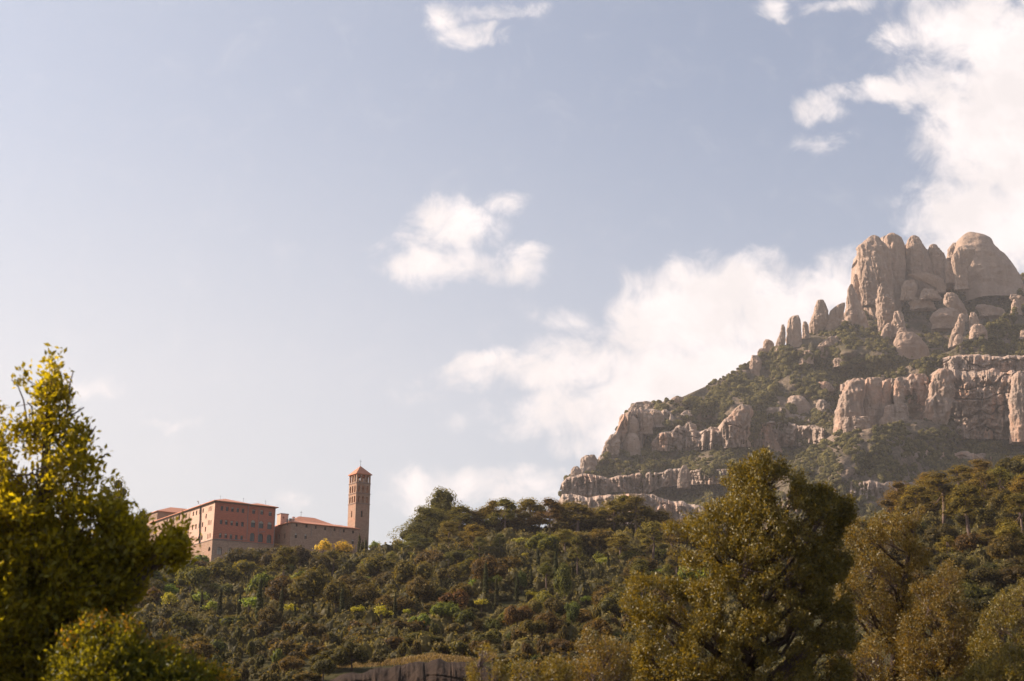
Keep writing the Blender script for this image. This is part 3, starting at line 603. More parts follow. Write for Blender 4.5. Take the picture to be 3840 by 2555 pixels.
# ---- forest on the mountain: one mass of small trees
def mountain_forest():
    r = np.random.default_rng(11); iv, jf = ico(1); Vs, Fs, Ts = [], [], []; b = 0
    protos = []
    for s in range(6):
        d = 1 + .22 * vn(iv * 2.1 + s * 9, s)[:, None] + .12 * r.normal(size=(len(iv), 1))
        V = iv * d; k = 46; dd = unit(r.normal(size=(k, 3))); dd[:, 2] = np.abs(dd[:, 2]) * 1.0 - .15
        Vl, Fl = cards(dd * (1.0 + .12 * r.random((k, 1))), dd + r.normal(size=(k, 3)) * .5, .55, .42, r)
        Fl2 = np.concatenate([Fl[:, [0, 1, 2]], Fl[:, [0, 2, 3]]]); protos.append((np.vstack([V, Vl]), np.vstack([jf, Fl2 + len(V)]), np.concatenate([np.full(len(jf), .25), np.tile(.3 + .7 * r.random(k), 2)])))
    for nm, x0, x1, ybot, gap in (('A', 2085, 3900, 2060, 8.8), ('B', 2900, 3900, 2020, 8.8), ('C', 3200, 3900, 1500, 8.8)):
        cx, cyv, Yf = SHEETS[nm]; gx, gy = np.meshgrid(np.arange(x0, x1, gap), np.arange(880, ybot, gap * .85))
        px = gx.ravel() + r.uniform(-6, 6, gx.size); py = gy.ravel() + r.uniform(-5, 5, gx.size)
        cr = np.interp(px, cx, cyv); keep = py > cr - 1; px, py = px[keep], py[keep]
        dn = fbm(np.stack([px / 60, py / 40, px * 0], -1), 51, 3); keep = (dn + r.uniform(-.4, .4, len(px))) > -.34; px, py = px[keep], py[keep]
        if nm == 'A': keep = ~((px > 3000) & (py > 1760)); px, py = px[keep], py[keep]
        Y = Yf(px, py); a, bb = rayv(px, py); sc = Y / F_PX; rad = (4.2 + 7.5 * r.random(len(px)) ** 1.8) * sc * (1 + .3 * (r.random(len(px)) > .9))
        for i in range(len(px)):
            pv_, pf, pt = protos[r.integers(6)]; an = r.uniform(0, 6.28); ca, sa = math.cos(an), math.sin(an)
            q = pv_ * np.array([1, 1, r.uniform(.75, 1.25)]) * rad[i]; x = q[:, 0] * ca - q[:, 1] * sa; y = q[:, 0] * sa + q[:, 1] * ca
            Vs.append(np.stack([x + a[i] * Y[i], y + Y[i] - rad[i] * .2, q[:, 2] + bb[i] * Y[i] + rad[i] * .25], -1)); Fs.append(pf + b); b += len(pv_); Ts.append(np.clip(pt + r.uniform(-.3, .35), 0, 1))
    o = mesh('forest', np.concatenate(Vs), np.concatenate(Fs), M['far_leaf'], tint=np.concatenate(Ts))
    tag(o, 'dense green scrub and small trees covering the mountain slopes', 'forest', kind='stuff')
mountain_forest()

# ------------------------------------------------------------------ monastery
VL, VR = -3300.0, 6000.0; KF = math.hypot(F_PX, 1363)
dL = Vector((VL, KF, 0)).normalized(); dR = Vector((VR, KF, 0)).normalized()
UP = Vector((0, 0, 1))

class Face:
    """vertical wall plane through a corner along d; pixels convert to (s, z) metres on it"""
    def __init__(s, O, d): s.O = Vector((O[0], O[1], 0)); s.d = d
    def px(s, px, py):
        a, b = ray(px, py); k = (s.O.y * a - s.O.x) / (s.d.x - s.d.y * a); Y = s.O.y + k * s.d.y
        return k, Y * b
    def p(s, k, z, out=0.0):
        n = s.n; return s.O + s.d * k + UP * z + n * out
def mkface(O, d, n): f = Face(O, d); f.n = n; return f

def arc(s0, s1, z0, z1, n=7):
    """opening with a round head"""
    r = (s1 - s0) / 2; zc = z1 - r
    return [(s0, z0), (s1, z0)] + [((s0 + s1) / 2 + r * math.cos(math.pi * k / n), zc + r * math.sin(math.pi * k / n)) for k in range(n + 1)]
def rect(s0, s1, z0, z1): return [(s0, z0), (s1, z0), (s1, z1), (s0, z1)]
def setuv(o, uvs):
    me = o.data; uv = me.uv_layers.new(name='UVMap'); li = np.zeros(len(me.loops), dtype=np.int32); me.loops.foreach_get('vertex_index', li)
    uv.data.foreach_set('uv', np.asarray(uvs, dtype=np.float32)[li].ravel())
def wall(name, face, outer, holes, mat, parent, thick=.45, inner=False, out=0.0, label=None):
    """flat wall with real openings and reveals"""
    polys = [outer] + holes
    tri = geometry.tessellate_polygon([[Vector((a, b, 0)) for a, b in p] for p in polys])
    pts = [q for p in polys for q in p]; n = len(pts)
    V = [face.p(a, b, out) for a, b in pts]; UVs = [(a, b) for a, b in pts]; F = [tuple(t) for t in tri]
    nn = face.n
    def orient(t):
        a, b, c = V[t[0]], V[t[1]], V[t[2]]
        return t if (b - a).cross(c - a).dot(nn) > 0 else tuple(reversed(t))
    F = [orient(t) for t in F]
    base = len(V); V += [face.p(a, b, out - thick) for a, b in pts]; UVs += [(a + .3, b) for a, b in pts]
    if inner: F += [tuple(reversed([i + base for i in t])) for t in F[:len(tri)]]
    st = len(outer)
    for h in holes:
        k = len(h)
        for i in range(k):
            j = (i + 1) % k; F.append((st + i, st + j, base + st + j, base + st + i))
        st += k
    if inner:
        k = len(outer)
        for i in range(k): j = (i + 1) % k; F.append((i, base + i, base + j, j))
    o = mesh(name, np.array([tuple(v) for v in V]), F, mat, parent); setuv(o, UVs)
    if label: o['label'] = label
    return o
def poly_obj(name, pts, mat, parent, uvs=None):
    o = mesh(name, np.array([tuple(p) for p in pts]), [tuple(range(len(pts)))], mat, parent)
    return o
def window(face, hole, parent, mats=('frame', 'glass'), out=0.0, depth=.28, bars=1, blind=0.0, name='window'):
    """frame with bars, a pane behind it, and where the photo shows one a lowered blind"""
    ss = [a for a, b in hole]; zs = [b for a, b in hole]; s0, s1, z0, z1 = min(ss), max(ss), min(zs), max(zs); w = .06
    m = MB(); n = face.n
    def bar(a0, a1, b0, b1): m.box(face.p(a0, b0, out - depth), face.d * (a1 - a0), n * .07, UP * (b1 - b0))
    bar(s0 + .005, s0 + w, z0 + .005, z1 - .01); bar(s1 - w, s1 - .005, z0 + .005, z1 - .01); bar(s0 + w, s1 - w, z0 + .005, z0 + w); bar(s0 + w, s1 - w, z1 - w - .01, z1 - .012)
    for k in range(bars):
        c = s0 + (s1 - s0) * (k + 1) / (bars + 1); bar(c - .025, c + .025, z0 + w, z1 - w - .01)
    if len(hole) > 4: r = (s1 - s0) / 2; bar(s0 + w, s1 - w, z1 - r - .03, z1 - r + .03)
    f = m.build(name, M[mats[0]], parent)
    V = [face.p(a, b, out - depth - .03) for a, b in hole]; c = sum((v for v in V), Vector()) / len(V)
    V2 = [face.p(a, b, out - depth - .06) for a, b in hole]; k = len(V)
    F = [tuple(range(k)), tuple(reversed(range(k, 2 * k)))]
    mesh('pane', np.array([tuple(v) for v in V + V2]), F, M[mats[1]], f)
    if blind > 0:
        b = MB()
        if len(hole) > 4:
            r = (s1 - s0) / 2; hh = [(a, q) for a, q in hole if q >= z1 - r - 1e-6]; V = [face.p(a, q, out - depth + .075) for a, q in hh]; V2 = [face.p(a, q, out - depth + .1) for a, q in hh]; k = len(V)
            mesh('blind', np.array([tuple(v) for v in V2 + V]), [tuple(range(k)), tuple(reversed(range(k, 2 * k)))], M['blind'], f)
        else:
            b.box(face.p(s0 + w, z1 - (z1 - z0) * blind, out - depth + .075), face.d * (s1 - s0 - 2 * w), n * .03, UP * ((z1 - z0) * blind - w)); b.build('blind', M['blind'], f)
    return f
def hip_roof(name, O, d1, l1, d2, l2, z, h, over, mat, parent, ridge=None, drop=.0):
    """hipped tiled roof on a rectangle with eaves, tiles running down each slope"""
    O = Vector((O[0], O[1], 0)); a = O - d1 * over - d2 * over; L1 = l1 + 2 * over; L2 = l2 + 2 * over
    c = [a, a + d1 * L1, a + d1 * L1 + d2 * L2, a + d2 * L2]; c = [v + UP * z for v in c]
    s = min(L1, L2) / 2
    if L1 >= L2: r0 = a + d1 * s + d2 * s; r1 = a + d1 * (L1 - s) + d2 * s
    else: r0 = a + d1 * s + d2 * s; r1 = a + d1 * s + d2 * (L2 - s)
    r0 = r0 + UP * (z + h); r1 = r1 + UP * (z + h)
    faces = [[c[0], c[1], r1, r0], [c[1], c[2], r1], [c[2], c[3], r0, r1], [c[3], c[0], r0]] if L1 >= L2 else [[c[0], c[1], r0], [c[1], c[2], r1, r0], [c[2], c[3], r1], [c[3], c[0], r0, r1]]
    V, F, U = [], [], []
    for f in faces:
        e = (f[1] - f[0]).normalized(); b = len(V)
        mid = sum(f, Vector()) / len(f); nrm = (f[1] - f[0]).cross(f[2] - f[0]).normalized(); g = nrm.cross(e)
        for p in f: V.append(tuple(p)); U.append(((p - f[0]).dot(e), (p - f[0]).dot(g)))
        F.append(tuple(range(b, b + len(f))))
    b = len(V); V += [tuple(p) for p in c] + [tuple(p - UP * .22) for p in c]; U += [(0, 0)] * 8
    for i in range(4): j = (i + 1) % 4; F.append((b + i, b + 4 + i, b + 4 + j, b + j))
    F.append((b + 7, b + 6, b + 5, b + 4))
    o = mesh(name, np.array(V), F, mat, parent); setuv(o, U); return o

def zmin_at(O, ds):
    return min(float(gz(O[0] + d.x, O[1] + d.y)) for d in ds) - 1.2
Z3 = lambda X, Y: (560 + X / 4.533, 1840 + Y / 4.533)
Z4 = lambda X, Y: (1000 + X / 4.533, 1880 + Y / 4.533)

# ---- main residence
nF = Vector((dR.y, -dR.x, 0)); nF = nF if nF.y < 0 else -nF
nLw = Vector((-dL.y, dL.x, 0)); nLw = nLw if nLw.x < 0 else -nLw
cpx, cpy = Z3(1122, 168)
Yc = 388.0; a_, b_ = ray(cpx, cpy); O1 = Vector((a_ * Yc, Yc, 0)); zE = b_ * Yc
FR = mkface(O1, dR, nF); LW = mkface(O1, dL, nLw)
Lf, _ = FR.px(*Z3(2150, 280)); Ll, _ = LW.px(*Z3(40, 470))
B1 = empty('monastery_residence', (O1.x, O1.y, 0)); tag(B1, 'long four storey monastery block, red brick end wall and pale sunlit side, on the hilltop', 'building')
def unroot(root):
    for o in [c for c in bpy.data.objects if c.parent == root]: o.location = o.location - root.location
zb = zmin_at(O1, [Vector(), dR * Lf, dL * Ll, dR * Lf + dL * Ll])
zs = FR.px(*Z3(1096, 832))[1]
def hole_at(face, cx, cyy, wz, hz, Z=Z3, arch=False, sc=4.533):
    px, py = Z(cx, cyy); s, z = face.px(px, py); s0 = face.px(px - wz / 2 / sc, py)[0]; s1 = face.px(px + wz / 2 / sc, py)[0]
    z0 = face.px(px, py + hz / 2 / sc)[1]; z1 = face.px(px, py - hz / 2 / sc)[1]
    return arc(min(s0, s1), max(s0, s1), z0, z1) if arch else rect(min(s0, s1), max(s0, s1), z0, z1)
front_up, wins = [], []
for row, (xs, hh) in enumerate((([(1235,303),(1325,313),(1415,323),(1505,332),(1593,343)],78), ([(1222,533),(1310,543),(1402,555),(1490,565),(1583,575)],78), ([(1207,765),(1300,770),(1388,783),(1478,795),(1570,803)],78))):
    for k, (X, Y) in enumerate(xs): wins.append((hole_at(FR, X, Y, 44, hh), [.0, .1, .3, .35, .2][(k + row) % 5] if row else [.0, .1, .25, .15, .15][k], 'glass', 1))
for X, Y in ((1775,357),(1915,372),(2057,394)): wins.append((hole_at(FR, X, Y, 52, 76), .25, 'glass', 1))
for X, Y in ((1765,565),(1902,580),(2045,595)): wins.append((hole_at(FR, X, Y, 76, 124, arch=True), .4, 'glass', 1))
for X, Y in ((1750,792),(1892,805),(2035,822)): wins.append((hole_at(FR, X, Y, 80, 150, arch=True), .0, 'glass', 1))
up = [(0, zs), (Lf, zs), (Lf, zE - .05), (0, zE - .05)]
wall('brick_wall', FR, up, [w[0] for w in wins], M['brick'], B1, label='red brick wall with three rows of windows')
for h, bl, g, br in wins: window(FR, h, B1, ('frame', g), bars=br, blind=bl)
lows = [hole_at(FR, X, Y, 92, 132, arch=True) for X, Y in ((1193,1022),(1378,1040))]
wall('stone_base', FR, [(0, zb), (Lf, zb), (Lf, zs), (0, zs)], lows, M['stone'], B1, label='brown rubble stone base with arched windows')
for h in lows: window(FR, h, B1, ('frame', 'blind'), bars=1, depth=.5)
sP = LW.px(*Z3(690, 440))[0]
lh = []
for X, Y in ((748,395),(803,378),(858,362),(915,343)): lh.append((hole_at(LW, X, Y, 20, 72), 0))
for X, Y in ((1015,318),(1038,310),(1062,303),(1003,550),(1025,545),(1049,540),(990,780),(1015,772),(1038,765)): lh.append((hole_at(LW, X, Y, 11, 78), 0))
for X, Y in ((965,438),(953,660)): lh.append((hole_at(LW, X, Y, 19, 80), 0))
for X, Y in ((735,628),(792,612),(848,597),(905,580)): lh.append((hole_at(LW, X, Y, 20, 82), 0))
for X, Y in ((838,812),(893,800)): lh.append((hole_at(LW, X, Y, 24, 82, arch=True), 1))
zsl = LW.px(*Z3(1090, 842))[1]
sLow = LW.px(*Z3(905, 895))[0]
wall('side_wall', LW, [(0, zs), (sP, zs), (sP, zE - .05), (0, zE - .05)], [h for h, _ in lh], M['plaster'], B1, label='pale sunlit side wall')
for h, a in lh: window(LW, h, B1, ('frame', 'glass'), bars=0, depth=.3)
bh = hole_at(LW, 1020, 992, 40, 70, arch=True)
wall('stone_base', LW, [(0, zb), (sP, zb), (sP, zs), (0, zs)], [bh], M['stone_red'], B1); window(LW, bh, B1, ('frame', 'glass'), depth=.5)
oh = []
for X, Y, w_, h_, ar in ((307,530,22,75,0),(357,507,20,66,0),(410,483,20,52,0),(462,472,18,60,0),(517,455,24,96,1),(580,448,20,76,0),(632,432,20,76,0),(510,660,28,120,1),(568,680,20,88,0),(620,660,20,85,0),(455,700,20,80,0),(400,712,20,80,0),(345,725,20,80,0)):
    oh.append(hole_at(LW, X, Y, w_, h_, arch=bool(ar)))
wall('old_stone_wall', LW, [(sP, zb), (Ll, zb), (Ll, zE - .05), (sP, zE - .05)], oh, M['stone'], B1, out=.12, label='older brown stone section further along the side')
for h in oh: window(LW, h, B1, ('shutter', 'glass'), out=.12, depth=.35)
RW = mkface(O1 + dR * Lf, dL, -nLw); wall('end_wall', RW, [(0, zb), (Ll, zb), (Ll, zE - .05), (0, zE - .05)], [], M['brick'], B1)
BWf = mkface(O1 + dL * Ll, dR, -nF); wall('back_wall', BWf, [(0, zb), (Lf, zb), (Lf, zE - .05), (0, zE - .05)], [], M['stone'], B1)
m = MB(); m.box(FR.p(-.12, zs - .12, .002), dR * (Lf + .2), nF * .12, UP * .24); m.box(LW.p(.004, zs - .12, .002), dL * (sP - .004), nLw * .12, UP * .24); m.build('string_course', M['concrete'], B1)
m = MB(); m.box(FR.p(0, zE - .5, .002), dR * Lf, nF * .3, UP * .28); m.box(LW.p(0, zE - .5, .13), dL * Ll, nLw * .3, UP * .28); m.build('cornice', M['concrete'], B1)
s1, _ = FR.px(*Z3(1680, 215))
hip_roof('roof', O1, dR, s1, dL, Ll, zE, 1.9, .75, M['tiles'], B1)
hip_roof('roof', O1 + dR * (s1 + .8), dR, Lf - s1 - .8, dL, Ll * .45, zE - .1, 1.5, .78, M['tiles'], B1)
def pipe(face, pts, r, parent, out=.14, mat='metal', name='drainpipe'):
    m = MB(); m.tube([face.p(*face.px(*q), out) for q in pts], r, 6); return m.build(name, M[mat], parent)
pipe(FR, [Z3(1682, 225), Z3(1652, 842), Z3(1100, 826)], .11, B1)
pipe(FR, [Z3(1864, 300), Z3(1842, 930)], .07, B1); pipe(FR, [Z3(2140, 280), Z3(2108, 930)], .1, B1)
pipe(FR, [Z3(1858, 720), Z3(1900, 705), Z3(1965, 700)], .08, B1)
pipe(LW, [Z3(845, 192), Z3(852, 180), Z3(862, 186), Z3(866, 225)], .13, B1, out=.55); pipe(LW, [Z3(886, 240), Z3(864, 900)], .24, B1, out=.3, mat='iron', name='flue_pipe')
for X in (1245, 1640, 2022):
    k, _ = FR.px(*Z3(X, 150)); m = MB(); b0 = O1 + dR * k + dL * 2 + UP * (zE + .8); m.tube([b0, b0 + UP * 1.4], .04, 5); m.tube([b0 + UP * 1.1 - dR * .3, b0 + UP * 1.1 + dR * .3], .025, 4); m.build('antenna', M['iron'], B1)
unroot(B1)

# ---- far wing seen past the residence
O3a = LW.p(Ll + 1.5, 0, 0) + nLw * 2; a3, b3 = ray(*Z3(140, 345)); 
F3 = mkface(Vector((a3 * 462, 462, 0)), dR, nF); L3 = mkface(Vector((a3 * 462, 462, 0)), dL, nLw); O3 = F3.O; z3 = b3 * 462
B3 = empty('monastery_far_wing', (O3.x, O3.y, 0)); tag(B3, 'stone far wing with low tiled roof, half hidden behind the green tree at left', 'building')
zb3 = zmin_at(O3, [Vector(), dR * 18, dL * 18]) - 4
fh = [rect(k * 1.6 + .8, k * 1.6 + 1.35, z3 - 2.6, z3 - 1.1) for k in range(8)]
wall('front_wall', F3, [(0, zb3), (22, zb3), (22, z3), (0, z3)], [], M['stone_red'], B3)
wall('side_wall', L3, [(0, zb3), (16, zb3), (16, z3), (0, z3)], fh, M['stone'], B3)
for h in fh: window(L3, h, B3, ('shutter', 'glass'), bars=0)
hip_roof('roof', O3, dR, 22, dL, 16, z3, 3.2, .6, M['tiles'], B3); unroot(B3)

# ---- church wing
c2x, c2y = Z4(414, 352); Y2 = 398.0; a_, b_ = ray(c2x, c2y); O2 = Vector((a_ * Y2, Y2, 0)); z2 = b_ * Y2
F2 = mkface(O2, dR, nF); L2f = mkface(O2, dL, nLw); len2, _ = F2.px(*Z4(1556, 500)); lenL2, _ = L2f.px(*Z4(150, 430)); lenL2 += 6
B2 = empty('church_wing', (O2.x, O2.y, 0)); tag(B2, 'lower brown stone church wing with tiled roofs, between brick block and bell tower', 'building')
zb2 = zmin_at(O2, [Vector(), dR * len2, dL * 10]) - 3
hs = [(hole_at(F2, X, Y, 32, 50, Z4), 0) for X, Y in ((510,405),(675,425),(835,445),(995,467),(1155,485),(1312,505),(1470,523))]
hs += [(hole_at(F2, X, Y, 40, 82, Z4), .35) for X, Y in ((498,585),(663,600),(1465,690),(820,840),(1150,862))]
wall('front_wall', F2, [(0, zb2), (len2, zb2), (len2, z2 - .05), (0, z2 - .05)], [h for h, _ in hs], M['stone'], B2, label='brown rubble wall with small square windows under the eaves')
for h, b in hs: window(F2, h, B2, ('shutter', 'glass'), bars=1, blind=b)
hl = [hole_at(L2f, X, Y, w_, h_, Z4) for X, Y, w_, h_ in ((222,432,20,50),(208,603,20,80),(305,590,22,84))]
wall('side_wall', L2f, [(0, zb2), (lenL2, zb2), (lenL2, z2 - .05), (0, z2 - .05)], hl, M['stone_red'], B2)
for h in hl: window(L2f, h, B2, ('shutter', 'glass'), bars=0)
E2 = mkface(O2 + dR * len2, dL, -nLw); wall('end_wall', E2, [(0, zb2), (14, zb2), (14, z2 - .05), (0, z2 - .05)], [], M['stone'], B2)
hip_roof('roof', O2, dR, len2, dL, 9, z2, 1.3, .5, M['tiles'], B2)
qa, qb = F2.px(*Z4(975, 440)); oc = O2 + dR * (qa - 9) + dL * 9.3
zc2 = z2 + 1.0; m = MB(); m.box(oc + UP * zb2, dR * 21, dL * 15, UP * (zc2 - zb2)); wo = m.build('nave_wall', M['brick'], B2); setuv(wo, [(v[0] * dR.x + v[1] * dR.y, v[2]) for v in m.V])
hip_roof('nave_roof', oc, dR, 21, dL, 15, zc2, 3.9, .5, M['tiles'], B2)
pk = oc + dR * 8.2 + dL * 7.5 + UP * (zc2 + 3.7); m = MB(); m.tube([pk, pk + UP * 2.2], .05, 5); m.tube([pk + UP * 1.6 - dR * .45, pk + UP * 1.6 + dR * .45], .05, 5); m.build('cross', M['iron'], B2)
# stair block and chimneys
f5x, f5y = Z4(243, 205); fa, fb = ray(f5x, f5y); O5 = Vector((fa * 414, 414, 0)); z5 = fb * 414; F5 = mkface(O5, dR, nF); L5 = mkface(O5, dL, nLw)
w5, _ = F5.px(*Z4(372, 225)); d5, _ = L5.px(*Z4(180, 225)); m = MB(); m.box(O5 + UP * zb2, dR * w5, dL * d5, UP * (z5 - zb2 - .2)); o5 = m.build('stair_block', M['plaster'], B2); setuv(o5, [(v[0] * dR.x + v[1] * dR.y + v[0] * .7, v[2]) for v in m.V])
m = MB(); m.box(O5 - dR * .15 - dL * .15 + UP * (z5 - .2), dR * (w5 + .3), dL * (d5 + .3), UP * .25); m.build('coping', M['concrete'], B2)
h5 = rect(w5 * .25, w5 * .5, z5 - 1.6, z5 - 1.0)
m = MB(); m.box(F5.p(w5 * .25, z5 - 1.7, .01), dR * (w5 * .22), nF * .05, UP * .6); m.build('vent', M['shutter'], B2)
for X0, X1, YT, YB, rnd in ((450, 480, 290, 345, 1), (398, 432, 298, 345, 0), (350, 372, 312, 345, 0)):
    fx = mkface(O2 + dL * 2.2, dR, nF); ka, za = fx.px(*Z4(X0, YT)); kb, _ = fx.px(*Z4(X1, YT)); _, zc_ = fx.px(*Z4(X0, YB)); m = MB()
    m.box(fx.p(ka, zc_ - 1.2), dR * (kb - ka), dL * (kb - ka), UP * (za - zc_ + 1.2)); ch = m.build('chimney', M['plaster' if rnd else 'concrete'], B2)
    if not ch.data.uv_layers: setuv(ch, [(v[0], v[2]) for v in m.V])
    m = MB(); e = .12
    if rnd:
        for i in (0, 1):
            for j in (0, 1): m.box(fx.p(ka + i * (kb - ka - .12), za) + dL * (j * (kb - ka - .12)), dR * .12, dL * .12, UP * .35)
        m.box(fx.p(ka - e, za + .35) - dL * e, dR * (kb - ka + 2 * e), dL * (kb - ka + 2 * e), UP * .14)
    else: m.box(fx.p(ka - .05, za + .002) - dL * .05, dR * (kb - ka + .1), dL * (kb - ka + .1), UP * .12)
    m.build('chimney_cap', M['tiles' if rnd else 'concrete'], ch)
for X in (757, 1090, 1245): pipe(F2, [Z4(X, 400 + (X - 757) * .1), Z4(X - 2, 600)], .06, B2, out=.1)
unroot(B2)
for c in [c for c in bpy.data.objects if c.name.startswith('chimney') and c.parent and c.parent.name.startswith('chimney')]: pass

# ---- bell tower
Z2 = lambda X, Y: (1250 + X / 4.125, 1700 + Y / 4.125)
tx, ty = Z2(366, 306); YT = 424.0; a_, b_ = ray(tx, ty); OT = Vector((a_ * YT, YT, 0)); zT = b_ * YT
FT = mkface(OT, dR, nF); LT = mkface(OT, dL, nLw); wF, _ = FT.px(*Z2(580, 330)); A = wF
BT = empty('bell_tower', (OT.x, OT.y, 0)); tag(BT, 'tall square stone bell tower with three tiers of open arches and a red pyramid roof', 'tower')
zc = [FT.px(*Z2(362, y))[1] for y in (450, 612, 770)]
zbt = float(gz(OT.x, OT.y)) - 6
levels = [(zc[0], zT, .16, .22, 1.0), (zc[1], zc[0], .1, 1.75, .75), (zc[2], zc[1], .1, 1.45, .72)]
def tower_face(face, n_arch, single, out=0.0, th=.55):
    e = th
    for li, (z0, z1, b, tpad, wd) in enumerate(levels):
        holes = []; wz = A * (.17 if li else .215); 
        for k in range(3):
            c = A * (.2 + .3 * k); top = z1 - (.35 if li == 0 else .9); holes.append(arc(c - wz / 2, c + wz / 2, z0 + .35, top))
        wall('belfry_wall', face, [(0, z0), (A, z0), (A, z1 - .001), (0, z1 - .001)], holes, M['stone_red'], BT, thick=th, inner=True)
    sh = []
    if single: c = A * single; zt = zc[2] - 2.5; sh = [arc(c - .36, c + .36, zt - 2.3, zt)]
    wall('shaft_wall', face, [(0, zbt), (A, zbt), (A, zc[2]), (0, zc[2])], sh, M['stone_red'], BT, thick=th)
    for h in sh: window(face, h, BT, ('frame', 'glass'), bars=0, depth=.45, name='slit_window')
tower_face(FT, 3, .45); tower_face(LT, 3, .5)
tower_face(mkface(OT + dR * A, dL, -nLw), 3, None); tower_face(mkface(OT + dL * A, dR, -nF), 3, None)
for z in zc:
    m = MB(); e = .16
    m.box(OT - dR * e - dL * e + UP * (z - .12), dR * (A + 2 * e), dL * e * .98, UP * .26); m.box(OT - dR * e + dL * (A + .003) + UP * (z - .12), dR * (A + 2 * e), dL * e, UP * .26)
    m.box(OT - dR * e + UP * (z - .12), dR * e * .98, dL * A, UP * .26); m.box(OT + dR * (A + .003) + UP * (z - .12), dR * e, dL * A, UP * .26); m.build('cornice', M['concrete'], BT)
m = MB(); m.box(OT + dR * .6 + dL * .6 + UP * (zc[2] - .3), dR * (A - 1.2), dL * (A - 1.2), UP * .25); m.build('floor', M['concrete'], BT)
m = MB(); m.box(OT + dR * .8 + dL * (A * .5 - .1) + UP * (zc[0] + 1.2), dR * (A - 1.6), dL * .2, UP * .2)
m.build('bell_beam', M['wood'], BT)
bz = zc[0] + 1.2; bc = OT + dR * A * .5 + dL * A * .5; V, F = [], []; prof = [(.05, 0), (.22, -.05), (.3, -.4), (.36, -.7), (.5, -.95)]
for r_, dz in prof: V += [tuple(bc + Vector((r_ * math.cos(t * math.pi / 6), r_ * math.sin(t * math.pi / 6), bz + dz))) for t in range(12)]
for i in range(4): F += [(i * 12 + k, i * 12 + (k + 1) % 12, (i + 1) * 12 + (k + 1) % 12, (i + 1) * 12 + k) for k in range(12)]
mesh('bell', np.array(V), F, M['iron'], BT, smooth=True)
apx = FT.px(*Z2(422, 186))
hip_roof('roof', OT, dR, A, dL, A, zT, 3.35, .42, M['tiles'], BT)
pk = OT + dR * A / 2 + dL * A / 2 + UP * (zT + 3.3); m = MB(); m.tube([pk - UP * .2, pk + UP * 2.4], [.07, .04], 5); m.tube([pk + UP * 1.75 - dR * .5, pk + UP * 1.75 + dR * .5], .045, 5); m.build('cross', M['iron'], BT)
unroot(BT)

# ---- outbuildings, walls, pole
def small_house(nm, lb, px0, px1, ytop, Y, depth, mat, door=None, slope=.0, cat='building'):
    a, b = ray(px0, ytop); O = Vector((a * Y, Y, 0)); f = mkface(O, dR, nF); l, _ = f.px(px1, ytop); z = b * Y; zb_ = float(gz(O.x, O.y)) - 2.5
    r = empty(nm, (O.x, O.y, 0)); tag(r, lb, cat); holes = []
    if door: k0, zz0 = f.px(door[0], door[2]); k1, _ = f.px(door[1], door[2]); zz1 = f.px(door[0], door[3])[1]; holes = [rect(k0, k1, zz1, zz0)]
    wall('wall', f, [(0, zb_), (l, zb_), (l, z), (0, z)], holes, M[mat], r)
    for h in holes: window(f, h, r, ('shutter', 'shutter'), bars=0, name='door')
    g = mkface(O, dL, nLw); wall('side_wall', g, [(0, zb_), (depth, zb_), (depth, z), (0, z)], [], M[mat], r)
    g = mkface(O + dR * l, dL, -nLw); wall('side_wall', g, [(0, zb_), (depth, zb_), (depth, z), (0, z)], [], M[mat], r)
    m = MB(); m.box(O - dR * .3 - dL * .3 + UP * (z + .003), dR * (l + .6), dL * (depth + .6), UP * .22); ro = m.build('roof', M['tiles'], r); setuv(ro, [(v[0], v[1]) for v in m.V]); unroot(r); return r
small_house('garden_shed', 'small flat roofed shed with a dark doorway right of the bell tower', 1441, 1490, 2052, 396, 5, 'plaster', (1447, 1452, 2060, 2076))
small_house('brick_annex', 'low red brick annex just left of the garden shed', 1418, 1440, 2056, 401, 4, 'brick')
def terr_wall(lb, p0, p1, Y0, Y1, h, mat='stone_red'):
    a, b = ray(*p0); A0 = Vector((a * Y0, Y0, b * Y0)); a, b = ray(*p1); A1 = Vector((a * Y1, Y1, b * Y1)); d = (A1 - A0); d.z = 0; n = Vector((d.y, -d.x, 0)).normalized(); n = n if n.y < 0 else -n
    m = MB(); m.box(A0 - UP * h, A1 - A0, -n * .5, UP * h); o = m.build('terrace_wall', M[mat]); setuv(o, [((Vector(v) - A0).dot(d.normalized()), v[2]) for v in m.V]); tag(o, lb, 'wall')
terr_wall('long low terrace wall below the garden shed', (1330, 2096), (1495, 2098), 366, 372, 2.2)
terr_wall('short pale terrace wall on the slope below the golden trees', (1315, 2113), (1378, 2111), 352, 354, 1.6, 'plaster')
pa = P(1517, 1992, 392); pb = float(gz(pa.x, pa.y)); pr = empty('utility_pole', (pa.x, pa.y, pb)); tag(pr, 'slender wooden utility pole at the left edge of the pine grove', 'pole')
m = MB(); m.tube([(0, 0, -1), (0, 0, pa.z - pb)], [.18, .12], 6); m.build('pole', M['wood'], pr); m = MB(); m.box((-.6, -.05, pa.z - pb - .9), (1.2, 0, 0), (0, .1, 0), (0, 0, .1)); m.build('crossarm', M['wood'], pr)
pa = on_ground(1508, 2096); fr = empty('garden_fence', tuple(pa)); tag(fr, 'short white and pink railing at the path end near the pine grove', 'fence')
m = MB()
for k in range(5): m.box((k * .5 - 1, 0, -.2), (.1, 0, 0), (0, .1, 0), (0, 0, 1.6))
m.build('post', M['blind'], fr); m = MB(); m.box((-1.1, -.05, 1.15), (2.3, 0, 0), (0, .05, 0), (0, 0, .3)); m.box((-1.1, -.05, .6), (2.3, 0, 0), (0, .05, 0), (0, 0, .12)); m.build('rail', M['blind'], fr)

